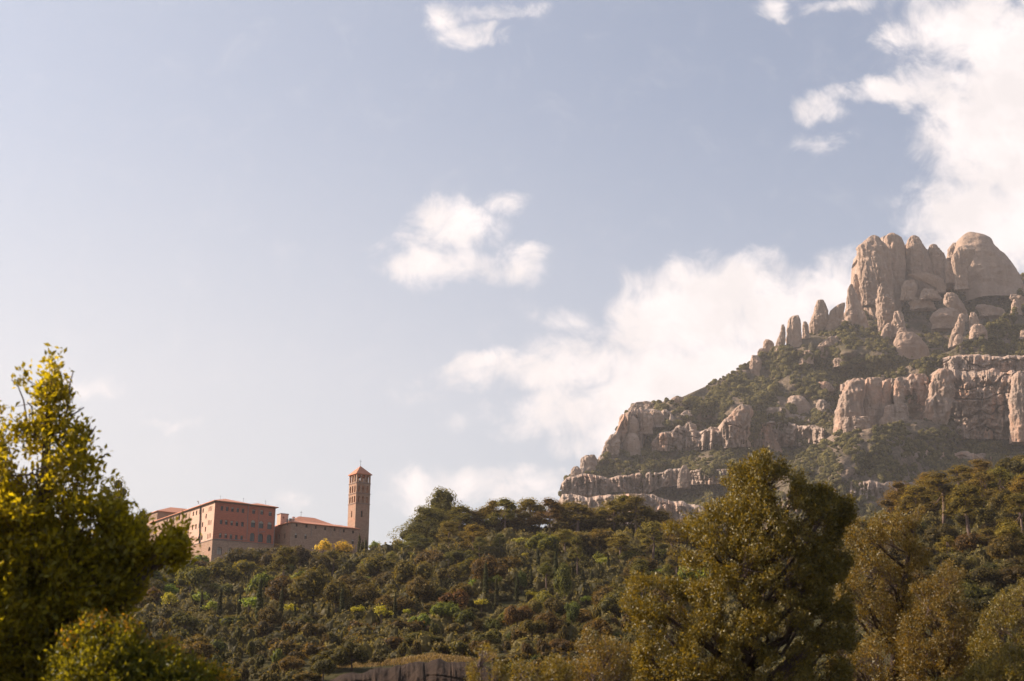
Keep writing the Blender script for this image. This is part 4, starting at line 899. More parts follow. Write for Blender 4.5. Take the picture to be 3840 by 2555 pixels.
# ---- rock outcrop low in the picture
def ledge():
    a = np.array([(1240,2548),(1290,2532),(1340,2528),(1400,2512),(1470,2500),(1540,2486),(1620,2478),(1700,2480),(1760,2492),(1850,2520),(1900,2560)], float)
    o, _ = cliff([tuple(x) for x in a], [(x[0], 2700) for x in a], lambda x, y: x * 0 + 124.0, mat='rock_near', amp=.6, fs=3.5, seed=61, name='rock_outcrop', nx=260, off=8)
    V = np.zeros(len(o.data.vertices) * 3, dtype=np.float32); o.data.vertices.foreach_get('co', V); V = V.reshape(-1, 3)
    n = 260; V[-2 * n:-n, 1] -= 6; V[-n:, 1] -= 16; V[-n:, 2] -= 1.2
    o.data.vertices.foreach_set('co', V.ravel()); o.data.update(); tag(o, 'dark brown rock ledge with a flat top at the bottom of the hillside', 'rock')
ledge()

# ------------------------------------------------------------------ trees of the hillside
def blob_lobes(r, n, rx, rz, cz, top=.6, lr=(.3, .5)):
    L = []
    for k in range(n):
        d = unit(r.normal(size=3)); d[2] = abs(d[2]) * 1.1 - .35; q = r.uniform(.35, .78)
        s = r.uniform(*lr); L.append((d[0] * rx * q, d[1] * rx * q, cz + d[2] * rz * q, rx * s, rx * s * r.uniform(.85, 1.1), rx * s * r.uniform(.8, 1.05)))
    return L
def trunk_mesh(r, h, rad, limbs, parent, mat='bark', name='trunk', bend=.1, n=6):
    m = MB(); top = Vector((r.uniform(-bend, bend) * h, r.uniform(-bend, bend) * h, h)); b = Vector((0, 0, -.8)); mid = top * .5 + Vector((r.uniform(-bend, bend), r.uniform(-bend, bend), 0)) * h * .4
    m.tube([b, mid * .5, mid, top], [rad * 1.2, rad, rad * .8, rad * .5], n)
    for (x, y, z) in limbs:
        st = mid.lerp(top, r.uniform(.1, .95)); e = Vector((x, y, z)); q = st.lerp(e, .5) + Vector((0, 0, -.06 * h)); m.tube([st, q, e], [rad * .42, rad * .3, rad * .12], 5)
    return m.build(name, M[mat], parent, smooth=True)
def proto_oak(s, R=3.6, H=6.5, n=18, per=60, size=.40, mat='leaf', tr=True, aspect=.7):
    r = np.random.default_rng(s); root = empty('holm_oak'); L = blob_lobes(r, n, R, H * .5, H * .52, lr=(.26, .44))
    crown(L, per, size, r, M[mat], root, aspect=aspect)
    if tr: trunk_mesh(r, H * .5, .24, [(l[0] * .7, l[1] * .7, l[2]) for l in L[:6]], root)
    return root
def proto_pine(s, H=13, R=4.0, n=13, flat=.5, per=70, size=.38, spread=1.0, conic=False):
    r = np.random.default_rng(s); root = empty('pine_tree'); L = []
    for k in range(n):
        if conic: t = k / (n - 1); z = H * (.35 + .6 * t); rr = R * (1.0 - .6 * t) * r.uniform(.5, .85); a = k * 2.4 + r.uniform(-.4, .4); q = rr * .75
        else: t = r.random(); z = H * (.44 + .48 * t); a = k * 2.4 + r.uniform(-.5, .5); q = R * (1 - .7 * t) * r.uniform(.45, .95) * spread; rr = R * r.uniform(.32, .5)
        L.append((q * math.cos(a), q * math.sin(a), z, rr * r.uniform(.9, 1.25), rr * r.uniform(.9, 1.2), rr * (flat + r.uniform(0, .2)) * (1.6 if conic else 1.2)))
    L.append((0, 0, H * .93, R * .5, R * .5, R * .32))
    crown(L, per, size, r, M['needle'], root, updir=.3, aspect=.45, kcore=.55)
    trunk_mesh(r, H * .88, .3, [(l[0] * .8, l[1] * .8, l[2] - .2) for l in L[:-1]], root, 'bark_pale', bend=.06)
    return root
def proto_cypress(s, H=9, R=.62):
    r = np.random.default_rng(s); root = empty('cypress_tree'); L = []
    for k in range(11): t = k / 10; rr = R * (1 - t) ** .45 * (.75 + .35 * math.sin(min(t * 5, 1.57))) + .08; L.append((r.uniform(-.1, .1), r.uniform(-.1, .1), .6 + (H - .8) * t, rr, rr, H * .085))
    crown(L, 150, .26, r, M['needle'], root, updir=1.2, aspect=.45, kcore=.85); trunk_mesh(r, H * .5, .13, [], root, bend=.0)
    return root
def proto_shrub(s, R=1.5, H=2.0, mat='leaf', per=90, size=.28):
    r = np.random.default_rng(s); root = empty('shrub'); L = blob_lobes(r, 9, R, H * .55, H * .42); crown(L, per, size, r, M[mat], root, name='foliage')
    m = MB()
    for k in range(4): a = k * 1.6; m.tube([(0, 0, -.3), (math.cos(a) * R * .4, math.sin(a) * R * .4, H * .6)], [.06, .03], 4)
    m.build('stem', M['bark'], root); return root
def proto_airy(s, R=2.4, H=5, mat='bright', low=.66):
    r = np.random.default_rng(s); root = empty('deciduous_tree'); L = blob_lobes(r, 14, R, H * .36, H * low, lr=(.24, .4)); crown(L, 60, .34, r, M[mat], root, kcore=.35, shell=.7)
    trunk_mesh(r, H * .6, .12, [(l[0] * .8, l[1] * .8, l[2]) for l in L[:8]], root); return root

def kids(o): return [c for c in ALL if c.parent == o]
PROTO = {
 'oak': [proto_oak(100 + k, R=3.3 + .25 * k, H=6.6 + .3 * (k % 3), n=15 + k) for k in range(7)],
 'pine': [proto_pine(200 + k, H=12.5 + (k % 3), R=4.0 + .3 * (k % 4), n=12 + k % 4) for k in range(6)],
 'umb': [proto_pine(240 + k, H=11, R=4.2, n=11, flat=.34, spread=1.0) for k in range(3)],
 'cpine': [proto_pine(260 + k, H=15, R=6.2, n=15, conic=True, per=52, size=.45) for k in range(2)],
 'cypress': [proto_cypress(300 + k) for k in range(4)],
 'shrub': [proto_shrub(400 + k) for k in range(6)],
 'airy': [proto_airy(500 + k) for k in range(5)],
 'gold': [proto_airy(520 + k, R=3.3, H=5.4, low=.5) for k in range(2)],
}
CH = {}
for kd, lst in PROTO.items():
    for i, pr_ in enumerate(lst): CH[(kd, i)] = [c for c in bpy.data.objects if c.parent == pr_]
NAMES = {'oak': 'holm_oak', 'pine': 'pine_tree', 'umb': 'pine_tree', 'cpine': 'pine_tree', 'cypress': 'cypress_tree', 'shrub': 'shrub', 'airy': 'deciduous_tree', 'gold': 'golden_tree'}
USED = set()
PLACED = []
_cc = {}
def place(kind, px, py, wpx=None, hpx=None, col=(1, 1, 1), name=None, idx=None, label=None, cat='tree', group=None, at=None, region=None, rz=None, Yfix=None, word=None):
    """a copy of a prototype tree with its parts, standing on the ground; sizes as they appear"""
    lst = PROTO[kind]; i = random.randrange(len(lst)) if idx is None else idx; pr_ = lst[i]
    if at is not None: p = Vector(at)
    elif Yfix is not None: a, b = ray(px, py); p = Vector((a * Yfix, Yfix, float(gz(a * Yfix, Yfix))))
    else: p = on_ground(px, py)
    key_ = (kind, i); first = key_ not in USED
    if first: root = pr_; ch = CH[key_]
    else: root = pr_.copy(); C.objects.link(root); ch = None
    if first: USED.add(key_)
    base = {'oak': (7.4, 7.6), 'pine': (9.0, 13.5), 'umb': (9.6, 11.5), 'cpine': (12.5, 15.5), 'cypress': (1.5, 9.3), 'shrub': (3.2, 2.1), 'airy': (5.0, 5.2), 'gold': (7.0, 5.2)}[kind]
    sc = p.y / F_PX; sx = (wpx * sc / base[0]) if wpx else 1.0; sz = (hpx * sc / base[1]) if hpx else sx
    root.location = p; root.scale = (sx, sx, sz); root.rotation_euler = (0, 0, random.uniform(0, 6.28) if rz is None else rz)
    if ch is None:
        for c in CH[key_]: q = c.copy(); C.objects.link(q); q.parent = root; q.color = tuple(col) + (1,)
    else:
        for c in ch: c.color = tuple(col) + (1,)
    root.name = name or NAMES[kind]
    PLACED.append(dict(o=root, px=px, py=py, kind=kind, cat=cat, group=group, label=label, word=word, w=(wpx or 80), name=name))
    return root

OAKC = [(1.0, .9, .7), (1.2, 1.02, .78), (1.3, 1.15, .75), (.85, .85, .62), (1.05, 1.15, .7), (1.45, 1.15, .9), (1.25, 1.3, .7)]
def jit(c, a=.12): return tuple(max(0, x * random.uniform(1 - a, 1 + a)) for x in c)

# pines of the grove on the crest
place('cpine', 1662, 2062, 200, 235, (.85, .9, .8), idx=0, Yfix=402, word='tall dark pine, highest of the grove')
place('cpine', 1600, 2085, 205, 175, (.9, .95, .8), idx=1, Yfix=394, word='broad dark pine')
for px, py, w_, h_ in ((1725,2062,120,160),(1760,2066,95,135),(1815,2050,115,150),(1850,2048,100,165),(1892,2046,110,160),(1935,2046,105,130),(1985,2040,120,165),(2022,2046,95,140),(2060,2044,110,160),
                       (2095,2050,100,150),(2130,2052,120,140),(2165,2070,150,160),(2205,2055,110,135),(2262,2070,105,140),(2300,2068,120,165),(2345,2066,120,185),(2390,2072,120,190),(2430,2075,105,150),
                       (2480,2085,120,150),(2530,2095,110,140),(2580,2095,120,150),(2250,2100,110,120),(2330,2120,110,120),(2445,2130,110,170),(2120,2100,90,110),(1780,2110,110,140),(1690,2100,110,140)):
    place(random.choice(['pine', 'pine', 'pine', 'umb']), px, py, w_ * 1.4, h_, jit((1.15, 1.0, .7)), word='umbrella crowned pine', Yfix=None if py > 2085 else min(404, 392 + random.uniform(0, 10)), cat='tree')
place('umb', 1245, 2162, 120, 98, (1.05, 1.05, .8), idx=0, word='umbrella pine with bare leaning trunk')
place('umb', 2165, 2170, 85, 160, (1.0, 1.0, .8), idx=1, word='tall bare trunked pine')
place('pine', 2505, 2230, 60, 110, (1.0, 1.0, .8), word='slim young pine')
# pines and trees of the right hill
for px, py, w_, h_ in ((3385,1990,150,170),(3450,2010,170,190),(3540,1985,190,200),(3640,2050,200,230),(3700,1950,170,190),(3760,1920,160,170),(3350,2080,120,130),(3240,2130,120,120),(3560,2120,110,110),
                       (3490,1900,140,130),(3610,1880,150,140),(3680,1850,130,120),(3840,2040,170,190),(3800,2110,140,150),(3720,2100,130,120),(3420,1930,120,110),(3150,2120,120,120),(3860,1950,170,180)):
    place(random.choice(['pine', 'pine', 'umb']), px, py, w_ * 1.1, h_, jit((1.2, 1.1, .7)), word='bushy pine', cat='tree')
place('umb', 3650, 2165, 52, 78, (1.2, 1.2, .9), idx=2, word='small flat topped pine with pale trunk')
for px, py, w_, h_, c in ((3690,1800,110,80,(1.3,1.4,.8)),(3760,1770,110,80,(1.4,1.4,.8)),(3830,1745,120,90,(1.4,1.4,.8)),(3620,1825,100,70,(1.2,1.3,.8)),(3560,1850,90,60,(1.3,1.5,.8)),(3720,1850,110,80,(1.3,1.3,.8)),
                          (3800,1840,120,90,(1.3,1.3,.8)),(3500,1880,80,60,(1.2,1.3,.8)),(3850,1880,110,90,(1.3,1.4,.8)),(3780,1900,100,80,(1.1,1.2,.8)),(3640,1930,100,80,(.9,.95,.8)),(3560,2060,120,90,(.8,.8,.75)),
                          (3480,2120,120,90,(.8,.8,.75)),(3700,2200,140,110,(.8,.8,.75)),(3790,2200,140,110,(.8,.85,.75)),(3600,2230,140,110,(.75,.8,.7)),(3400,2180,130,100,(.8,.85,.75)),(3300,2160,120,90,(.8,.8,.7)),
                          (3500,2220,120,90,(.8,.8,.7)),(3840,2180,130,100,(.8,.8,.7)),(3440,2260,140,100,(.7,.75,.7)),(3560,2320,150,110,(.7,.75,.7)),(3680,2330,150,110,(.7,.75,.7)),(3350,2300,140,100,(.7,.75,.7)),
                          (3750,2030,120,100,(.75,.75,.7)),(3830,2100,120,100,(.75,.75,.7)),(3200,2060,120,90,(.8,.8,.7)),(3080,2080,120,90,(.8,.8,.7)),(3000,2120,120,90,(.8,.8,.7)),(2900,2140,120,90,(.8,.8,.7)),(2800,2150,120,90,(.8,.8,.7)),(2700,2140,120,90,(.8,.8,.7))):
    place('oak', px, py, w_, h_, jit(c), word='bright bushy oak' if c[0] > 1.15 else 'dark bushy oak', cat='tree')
for px, py, w_, h_ in ((3585,2100,48,42),(3745,1985,50,40),(3795,1880,90,50),(3690,2010,45,40)):
    place('airy', px, py, w_, h_, (.6, .75, .7), name='green_sapling', word='bright green sapling', cat='tree')

# golden and ornamental trees beside the monastery
place('gold', 1212, 2088, 118, 92, (1.62, 1.14, .95), name='golden_tree', label='left hand golden autumn tree against the stone church wing', idx=0, Yfix=380)
place('gold', 1286, 2090, 112, 88, (1.6, 1.12, .95), name='golden_tree', label='right hand golden autumn tree against the stone church wing', idx=1, Yfix=381)
place('cypress', 1345, 2098, 22, 105, (.8, .85, .8), label='taller of two cypresses at the foot of the bell tower', Yfix=388, idx=0)
place('cypress', 1370, 2098, 24, 90, (.8, .85, .8), label='shorter of two cypresses at the foot of the bell tower', Yfix=392, idx=1)
place('cypress', 1357, 2100, 26, 76, (.8, .85, .8), label='low cypress wedged between the two tower cypresses', Yfix=386, idx=2)
place('airy', 1402, 2095, 58, 76, (.5, .62, .9), name='green_tree', label='light green tree right of the bell tower foot', idx=2, Yfix=386)
place('oak', 1378, 2105, 60, 48, (.8, .9, .8), label='dark bush below the light green tree by the tower', Yfix=382)
for px, py, w_, h_, c, lb in ((1073,2072,40,26,(.9,1.3,.8),'low clipped round shrub by the church wing wall'),(1110,2086,46,28,(.9,1.25,.8),'larger clipped shrub right of the low round one'),(1042,2070,22,38,(.7,.9,.8),'narrow dark shrub at the corner of the brick wall')):
    place('shrub', px, py + 6, w_, h_, c, label=lb, cat='shrub', Yfix=376)
place('oak', 1147, 2084, 46, 46, (1.5, 1.5, 1.9), name='olive_tree', label='greyish olive tree in front of the church wing', Yfix=377)
place('airy', 1490, 2100, 50, 80, (.9, .8, .8), name='yellow_tree', label='yellow green tree beside the garden shed', Yfix=384)
place('airy', 1525, 2110, 52, 70, (.6, .6, .8), name='green_tree', label='green tree at the foot of the utility pole', Yfix=380)
place('pine', 420, 2060, 110, 290, (.9, .9, .8), label='dark pine rising behind the big backlit tree at left', Yfix=382)
place('pine', 520, 2075, 80, 210, (.9, .9, .8), label='thin pine showing its top beside the far wing', Yfix=380)

# dark cypresses over the slope, bright trees, willows
CYP = ((1822,2130,2262),(1862,2185,2290),(1939,2165,2260),(2018,2070,2182),(1993,2140,2200),(2086,2085,2210),(2085,2140,2215),(2284,2095,2175),(2186,2140,2190),(2148,2130,2210),(2252,2125,2180),(2220,2145,2190),
                     (1564,2200,2290),(1708,2235,2320),(1416,2250,2300),(1367,2280,2330),(1280,2220,2330),(1230,2280,2340),(1168,2275,2345),(1050,2225,2345),(968,2190,2345),(895,2235,2330),(820,2220,2335),(752,2230,2315),(1103,2280,2350),(600,2240,2300),(1480,2245,2340),(2400,2200,2290))
for px, top, bot in CYP:
    place('cypress', px, bot, max(21, (bot - top) * .24), (bot - top) * 1.15, jit((.5, .56, .5), .08), word='slim dark cypress')
YEL = [(633,2318,62,80,(.75,.7,.6)),(786,2328,62,62,(.65,.75,.6)),(930,2328,86,74,(.5,.62,.5)),(1088,2322,58,48,(.95,.88,.5)),(1230,2322,40,36,(.9,.85,.5)),(1340,2330,54,50,(1.0,.92,.5)),(1430,2352,76,66,(1.0,.95,.55)),(1524,2328,36,34,(.9,.85,.5)),
       (1806,2302,54,46,(1.0,.95,.55)),(1990,2262,52,34,(.95,.9,.5)),(2200,2284,44,42,(.7,.85,.5)),(2152,2125,80,42,(.6,.7,.5)),(1945,2085,70,60,(.65,.6,.4)),(1965,2110,46,32,(.75,.68,.4)),(2310,2075,60,50,(.5,.6,.5)),
       (745,2150,80,60,(.4,.55,.55)),(1370,2140,40,30,(.5,.65,.5)),(1370,2200,50,30,(.45,.6,.5)),(1530,2120,60,40,(.5,.65,.5)),(2260,2160,60,60,(.5,.5,.5)),(2470,2180,60,40,(.5,.6,.5)),(1780,2225,40,44,(.5,.65,.5)),(1860,2235,70,64,(.35,.42,.45)),(2245,2135,60,50,(.5,.5,.5)),
       (840,2240,80,30,(.6,.6,.5)),(920,2225,70,26,(.6,.62,.5)),(750,2300,60,70,(.45,.55,.6)),(1900,2190,60,50,(.6,.45,.5))]
for px, py, w_, h_, c in YEL:
    place('airy', px, py, w_ * 1.25, h_ * 1.3, tuple(x * 1.25 for x in c), name='yellow_tree' if c[0] > .7 else 'green_sapling', word='small bright yellow tree' if c[0] > .7 else 'small fresh green tree')
place('oak', 826, 2262, 104, 94, (1.35, 1.6, 1.5), name='willow_tree', label='pale green round willow among the dark trees below the brick wall', idx=2)
place('airy', 668, 2222, 34, 30, (1.1, .45, .6), name='red_shrub', label='orange red bush on the slope at the left', cat='shrub')
place('shrub', 1862, 2358, 34, 24, (2.4, .8, .9), name='red_shrub', label='crimson bush low on the hillside', cat='shrub')

# holm oaks over the whole slope, larger and darker ones under the walls
key = [(905,2160,110,110),(960,2150,80,90),(1010,2130,80,80),(1045,2165,110,120),(1125,2150,100,110),(1185,2130,60,60),(700,2180,110,90),(780,2178,120,88),(850,2190,90,100),(600,2170,110,110),(640,2215,80,60),(1300,2125,110,50),
       (1380,2225,110,70),(1475,2235,110,100),(1190,2215,60,80),(1150,2235,70,60),(1050,2255,110,90),(1115,2260,110,90),(1210,2270,90,90),(1000,2240,70,90),(1300,2270,110,70),(560,2250,90,80),(480,2230,90,80),(1400,2130,60,40),(1010,2105,70,60),(1085,2110,60,50),(1150,2112,60,50),(885,2122,70,36),(820,2138,90,32),(740,2135,90,32),(660,2120,90,40),(560,2110,110,80),(460,2110,120,80),(360,2110,120,80)]
for px, py, w_, h_ in key: place('oak', px, py, w_ * 1.15, h_ * 1.1, jit(random.choice([(.85, .8, .75), (.95, .9, .8), (1.05, .9, .8)])), word='holm oak')
r = np.random.default_rng(5)
pts = []
KEEP = [(a, b, c) for a, b, c, *_ in YEL] + [(a, b, 4) for a, t_, b in CYP] + [(826, 2262, 104), (668, 2222, 34), (1245, 2162, 30)]
def clear(px, py, hh=88):
    return not any(abs(px - a) < w_ / 2 + 24 and b - 6 < py < b + hh for a, b, w_ in KEEP)
def far_enough(px, py, d): return all((px - a) ** 2 + ((py - b) * 1.25) ** 2 > d * d for a, b in pts)
low = []
for k in range(6000):
    px = r.uniform(330, 2640); py = r.uniform(2092, 2390)
    if px < 620 and py < 2100 or 630 < px < 900 and py < 2185: continue
    top = np.interp(px, [330, 800, 1340, 1400, 1520, 1700, 2640], [2110, 2150, 2165, 2125, 2105, 2085, 2085])
    if py < top: continue
    if 560 < px < 1500 and 2295 < py < 2345 and r.random() < .8: continue
    d = 57 if py < 2300 else 52
    if not far_enough(px, py, d): continue
    if not clear(px, py):
        if r.random() < .25: low.append((px, py))
        continue
    pts.append((px, py))
LIMX = [330, 600, 640, 900, 960, 1030, 1180, 1340, 1390, 1500, 1560, 1700, 2640]; LIMY = [2000, 2040, 2074, 2076, 2042, 2050, 2062, 2068, 2076, 2076, 1990, 1960, 1960]
for px, py in pts:
    cap = py - float(np.interp(px, LIMX, LIMY))
    w_ = (58 + 95 * r.random() ** 1.7) * (1 if py < 2300 else .85)
    if r.random() < .09: place('pine', px, py, w_ * 1.0, min(cap, w_ * 1.3), jit((1.0, 1.05, .85)), word='scattered hillside pine')
    elif r.random() < .1: place('oak', px, py, w_ * .7, min(cap, w_ * 1.5), jit((.9, 1.1, .85)), word='narrow upright oak')
    else: place('oak', px, py, w_ * 1.2, min(cap, w_ * r.uniform(.95, 1.35)), jit(OAKC[r.integers(len(OAKC))] if r.random() > .13 else (1.5, 1.85, .8), .15), word='holm oak')
for i, (px, py) in enumerate(low):
    if all((px - a) ** 2 + (py - b) ** 2 > 38 ** 2 for a, b in low[:i]): place('shrub', px, py, r.uniform(40, 60), r.uniform(20, 30), jit((1.1, 1.0, .75)), word='low spreading shrub', cat='shrub')
pts3 = []
for k in range(5000):
    px = r.uniform(2640, 3900); py = r.uniform(1790, 2480)
    if py < np.interp(px, [2640, 2850, 3050, 3200, 3500, 3840, 3900], [2090, 2130, 2075, 2015, 1915, 1815, 1800]): continue
    if px < 3400 and py > 2250: continue
    if all((px - a) ** 2 + ((py - b) * 1.2) ** 2 > 84 ** 2 for a, b in pts3): pts3.append((px, py))
for px, py in pts3:
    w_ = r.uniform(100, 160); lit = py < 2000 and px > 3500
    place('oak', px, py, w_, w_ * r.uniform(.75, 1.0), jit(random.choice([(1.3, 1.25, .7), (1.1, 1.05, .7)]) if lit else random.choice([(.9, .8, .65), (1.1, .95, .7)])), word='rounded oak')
for k in range(38):
    px = 1560 + k * 28 + r.uniform(-8, 8); place('oak', px, 2085, r.uniform(65, 110), r.uniform(60, 125), jit((1.05, .95, .7)), word='understory oak', Yfix=398)
pts2 = []
for k in range(9000):
    px = r.uniform(560, 2420); py = r.uniform(2335, 2600)
    if px > 1220 and px < 1900 and py > np.interp(px, [1220, 1340, 1470, 1620, 1760, 1900], [2535, 2518, 2490, 2466, 2480, 2530]) : continue
    if px < 760 and py > 2520: continue
    if not clear(px, py, 60) : continue
    if all((px - a) ** 2 + ((py - b) * 1.6) ** 2 > 56 ** 2 for a, b in pts2): pts2.append((px, py))
for px, py in pts2:
    q = r.random(); c = (1.1, 1.0, .8) if q < .5 else (1.4, 1.15, .85) if q < .75 else (1.1, 1.25, .85) if q < .9 else (1.4, 1.05, .8)
    if r.random() < .2: place('oak', px, py, r.uniform(75, 140), r.uniform(65, 125), jit(c, .12), word='holm oak')
    else: place('shrub', px, py, 50 + 95 * r.random() ** 1.6, r.uniform(35, 95), jit(c, .12), word='rounded shrub', cat='shrub')

# labels: single each tree out by its look, its landmark and its order among its likes
def region(px, py):
    if px > 2650: return ('on the right hill crest' if py < 1950 else 'on the right hill face' if py < 2120 else 'at the right hill foot')
    if py < 2115: 
        return 'left of the residence' if px < 640 else 'under the brick residence' if px < 1035 else 'under the church wing' if px < 1330 else 'by the bell tower terrace' if px < 1530 else 'on the grove crest' if px < 2150 else 'on the crest right of the grove'
    if py < 2200: return 'on the upper slope, left end' if px < 700 else 'on the upper slope below the residence' if px < 1060 else 'on the upper slope below the church' if px < 1400 else 'on the upper slope below the pole' if px < 1750 else 'on the upper slope below the grove' if px < 2150 else 'on the upper slope at the right'
    if py < 2280: return 'mid slope, left end' if px < 800 else 'mid slope below the residence' if px < 1150 else 'mid slope below the tower' if px < 1550 else 'mid slope at the centre' if px < 1950 else 'mid slope at the right'
    if py < 2360: return 'low on the slope, left end' if px < 850 else 'low on the slope, left of centre' if px < 1250 else 'low on the slope at the centre' if px < 1700 else 'low on the slope, right of centre' if px < 2050 else 'low on the slope, right end'
    if py < 2440: return 'in the scrub belt, left part' if px < 1000 else 'in the scrub belt, middle part' if px < 1500 else 'in the scrub belt, right part'
    return 'at the hill foot, left part' if px < 1100 else 'at the hill foot above the rock ledge' if px < 1800 else 'at the hill foot, right part'
ORD = ['', 'second', 'third', 'fourth', 'fifth', 'sixth', 'seventh', 'eighth', 'ninth', 'tenth', 'eleventh', 'twelfth', 'thirteenth', 'fourteenth', 'fifteenth', 'sixteenth', 'seventeenth', 'eighteenth', 'nineteenth', 'twentieth']
GR = {'oak': 'holm oaks on the hillside', 'pine': 'pines on the hill', 'umb': 'pines on the hill', 'cpine': 'pines on the hill', 'cypress': 'slim cypresses on the slope', 'shrub': 'shrubs at the foot of the hill', 'airy': 'small bright trees on the slope'}
buck = {}
for d in PLACED:
    if d['label']: tag(d['o'], d['label'], d['cat']); continue
    sz = ('broad' if d['w'] > 95 else 'mid sized' if d['w'] > 70 else 'small') if d['kind'] in ('oak', 'shrub') else ''
    wd = (d['word'] or '').replace('small ', '') if sz else d['word']
    buck.setdefault((sz, wd, region(d['px'], d['py'])), []).append(d)
for (sz, wd, rg), lst in buck.items():
    lst.sort(key=lambda d: d['px'])
    for i, d in enumerate(lst):
        base = (sz + ' ' if sz else '') + wd + ' ' + rg
        o_ = '' if len(lst) == 1 else (', leftmost' if i == 0 else ', rightmost' if i == len(lst) - 1 else ', ' + ORD[i] + ' from left' if i < 20 and i <= len(lst) / 2 else ', ' + ORD[min(19, len(lst) - 1 - i)] + ' from right')
        tag(d['o'], base + o_, d['cat'], GR[d['kind']])
for kd, lst in PROTO.items():
    for i, pr_ in enumerate(lst):
        if (kd, i) not in USED:
            for c in CH[(kd, i)]: bpy.data.objects.remove(c)
            bpy.data.objects.remove(pr_)

# brush: one continuous mass of low growth between the trees
def undergrowth():
    r = np.random.default_rng(77); iv, jf = ico(1); protos = []
    for k in range(8):
        d = 1 + .25 * vn(iv * 2.0 + k * 7, k)[:, None]; V = iv * d * .78; n = 70; dd = unit(r.normal(size=(n, 3))); dd[:, 2] = np.abs(dd[:, 2]) * 1.1 - .2
        Vl, Fl = cards(dd * (.82 + .3 * r.random((n, 1))), dd + r.normal(size=(n, 3)) * .6 + np.array([0, 0, .3]), .34, .2, r); F2 = np.concatenate([Fl[:, [0, 1, 2]], Fl[:, [0, 2, 3]]])
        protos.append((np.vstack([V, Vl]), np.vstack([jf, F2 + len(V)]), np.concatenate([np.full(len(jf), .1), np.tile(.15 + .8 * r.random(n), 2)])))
    n = 9500; px = r.uniform(-500, 4300, n); inn = (px > 300) & (px < 3900); px = px[inn | (r.random(n) < .5)]; n = len(px)
    aa = (px - 1920) / (F_PX * math.cos(TH) + 1000 * math.sin(TH)); Yc_ = np.interp(aa, _ca, _cy); Y = np.sqrt(r.random(n) * ((Yc_ + 4) ** 2 - 75.0 ** 2) + 75.0 ** 2); x = aa * Y
    out_ = ~((Y < 165) & (aa > -.17) & (aa < .0) & (Y > 100)); x, Y = x[out_], Y[out_]; n = len(x); z = gz(x, Y)
    rad = (.75 + 2.3 * r.random(n) ** 2.2) * np.clip(Y / 330, .45, 1.15); hh = rad * r.uniform(.55, 1.6, n); zone = fbm(np.stack([x * .02, Y * .02, x * 0], -1), 79, 3); Vs, Fs, Ts = [], [], []; b = 0
    for i in range(n):
        pv_, pf, pt = protos[r.integers(8)]; an = r.uniform(0, 6.28); ca, sa = math.cos(an), math.sin(an); q = pv_ * np.array([rad[i], rad[i], hh[i]])
        Vs.append(np.stack([q[:, 0] * ca - q[:, 1] * sa + x[i], q[:, 0] * sa + q[:, 1] * ca + Y[i], q[:, 2] + z[i] + hh[i] * .3], -1)); Fs.append(pf + b); b += len(pv_); Ts.append(np.clip(pt + zone[i] * .35 + r.uniform(-.2, .25), 0, 1))
    o = mesh('undergrowth', np.concatenate(Vs), np.concatenate(Fs), M['leaf_ug'], tint=np.concatenate(Ts)); tag(o, 'olive and brown brush and low woodland filling the ground between the hillside trees', 'undergrowth', kind='stuff')
M['leaf_ug'] = leaf_mat('brush_leaves', (.05, .042, .016), (.21, .16, .06), .35, .6, .08, use_color=False)
undergrowth()
def ledge_grass():
    r = np.random.default_rng(9); n = 9000; px = r.uniform(1230, 1860, n); top = np.interp(px, [1240, 1340, 1470, 1620, 1760, 1860], [2535, 2518, 2490, 2468, 2482, 2515])
    py = top - r.uniform(-4, 22, n); Y = 160 + r.uniform(0, 14, n); a, b = rayv(px, py); c = np.stack([a * Y, Y, b * Y], -1)
    g = gz(c[:, 0], c[:, 1]); c[:, 2] = np.maximum(c[:, 2] - .15, g); d = r.normal(size=(n, 3)) * .4 + np.array([0, -1, .3])
    V, F = cards(c, d, r.uniform(.25, .6, n), .12, r, up=np.array([[0, 0, 1.]])); o = mesh('dry_grass', V, F, M['grass'], tint=r.random(n)); tag(o, 'golden dry grass along the top of the brown rock ledge', 'grass', kind='stuff')
M['grass'] = leaf_mat('dry_grass_blades', (.16, .11, .04), (.42, .28, .10), .3, .6, .2, use_color=False)
ledge_grass()

